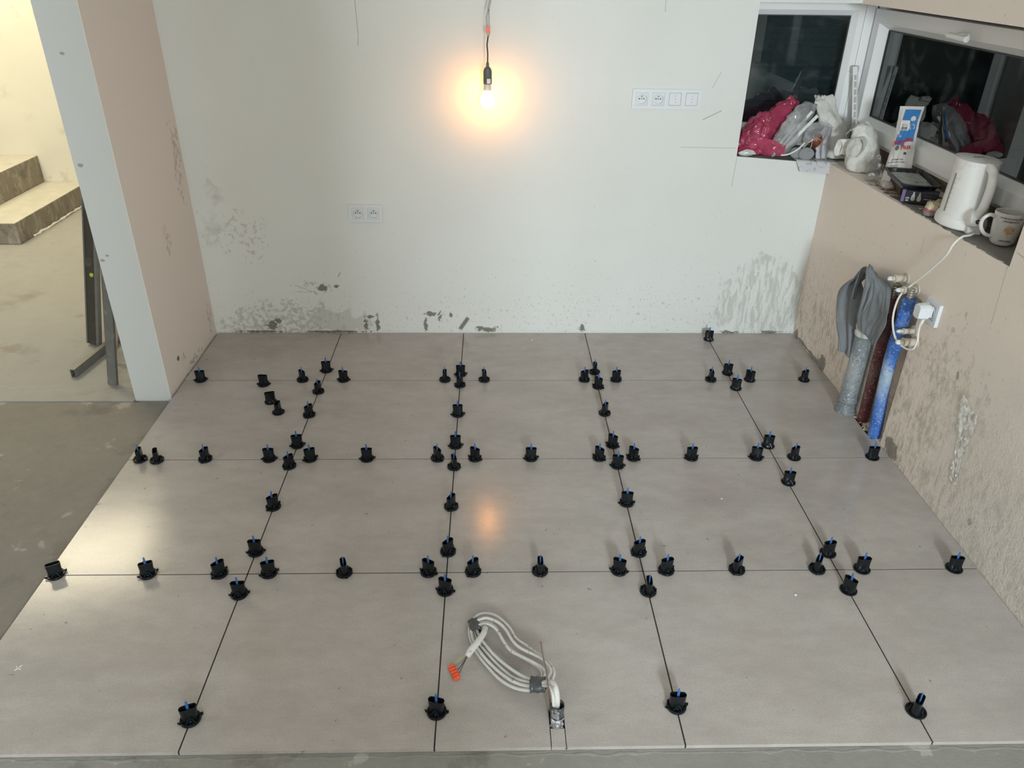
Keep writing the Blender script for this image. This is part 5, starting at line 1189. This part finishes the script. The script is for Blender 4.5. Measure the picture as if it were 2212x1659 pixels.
def sleeve(p, q, ru, rz, seed, name, m, flare=.002):
    p, q = V3(p), V3(q); d = (q-p).normalized(); u = d.cross(V3((0, 0, 1))).normalized(); w_ = u.cross(d)
    g = G(); g.rings([[p.lerp(q, k/10)+u*ru*math.cos(2*PI*i/24)+w_*rz*math.sin(2*PI*i/24) for i in range(24)] for k in range(11)], False, False)
    g.v = crumple(g.v, flare, 90, seed); return put(solid(g.out(name, m, smooth=True), .0008), t)
sleeve((.0865, -1.896, .018), (.0945, -1.936, .018), .0155, .013, 2, 'tape_wrap', 'tape')
sleeve((.234, -2.1405, .055), (.271, -2.1455, .060), .0215, .0135, 3, 'tape_wrap', 'tape', .003)
# conduit stub
t2 = thing('floor_conduit', 'short conduit stub wrapped in grey tape in the cut tile near the front edge', 'conduit', (.2965, -2.199, -.01)); t = t2
g = G(); n = 28; rs = []
for r, z in ((.0150, -.012), (.0155, .01), (.0152, .03), (.0158, .045), (.0164, .060), (.0152, .0605), (.0142, .045), (.0138, .012)):
    rs.append([V3((.2968+r*math.cos(2*PI*i/n), -2.205+r*math.sin(2*PI*i/n), z+.0012*math.sin(5*i))) for i in range(n)])
g.rings(rs, True, False); g.v = [a if (a-V3((.2968, -2.205, a.z))).length < .0147 else b_ for a, b_ in zip(g.v, crumple(g.v, .0016, 110, 7))]
put(g.out('stub_pipe', 'tape', smooth=True), t)
g = grid(lambda u, v: V3((.2968+.0172*math.cos(-2.6+2.1*v), -2.205+.0172*math.sin(-2.6+2.1*v)-.004*(1-u), -.004+.028*u)), 14, 18); g.v = crumple(g.v, .007, 60, 5)
put(solid(g.out('foil_tape', 'foil', smooth=True), .0006), t)
g = grid(lambda u, v: V3((.2968+.0168*math.cos(-2.7+1.3*v), -2.205+.0168*math.sin(-2.7+1.3*v), +.026+.028*u)), 10, 12); g.v = crumple(g.v, .002, 90, 6)
put(solid(g.out('tape_patch', 'foil', smooth=True), .0006), t)
M['rustwire'] = mat('rusty_wire', (.16, .115, .095), .8, var=.3, vscale=120, bmp=.6)
g = G(); g.tube([(.284, -2.184, -.008), (.279, -2.184, .05), (.272, -2.186, .11), (.2655, -2.190, .165), (.256, -2.190, .215), (.250, -2.190, .257)], .0017, 7, 5); g.v = crumple(g.v, .0008, 120, 2, False)
g.lathe([(.0, -.0035), (.0026, 0), (0, .0035)], (.250, -2.190, .257), 8)
tag(g.out('steel_wire', 'rustwire'), 'thin rusty wire sticking up behind the taped cable bundle', 'wire')
# small white tile spacer cross drawn on the tile and bits
M['whitebit'] = mat('white_bit', (.7, .7, .68), .6)
g = G()
for a in (PI/4+.2, -PI/4+.2): g.box(-.010, .010, -.0012, .0012, 0, .0012, Matrix.Translation((-1.101, -2.027, 0)) @ Matrix.Rotation(a, 4, 'Z'))
tag(g.out('tile_spacer', 'whitebit'), 'tiny white cross spacer lying on the left front tile', 'spacer')
for x, y, lab in ((.335, -.085, 'tiny white crumb on the tile near the back wall'), (1.035, -1.79, 'tiny white crumb in front of the third front-seam crossing'), (.935, -1.33, 'tiny white crumb right of the third long seam')):
    g = G().lathe([(.001, 0), (.004, .001), (.003, .003), (.001, .0035)], (x, y, 0), 7, cap0=False); g.v = crumple(g.v, .001, 200, x*9, False)
    tag(g.out('mortar_crumb', 'whitebit'), lab, 'crumb')
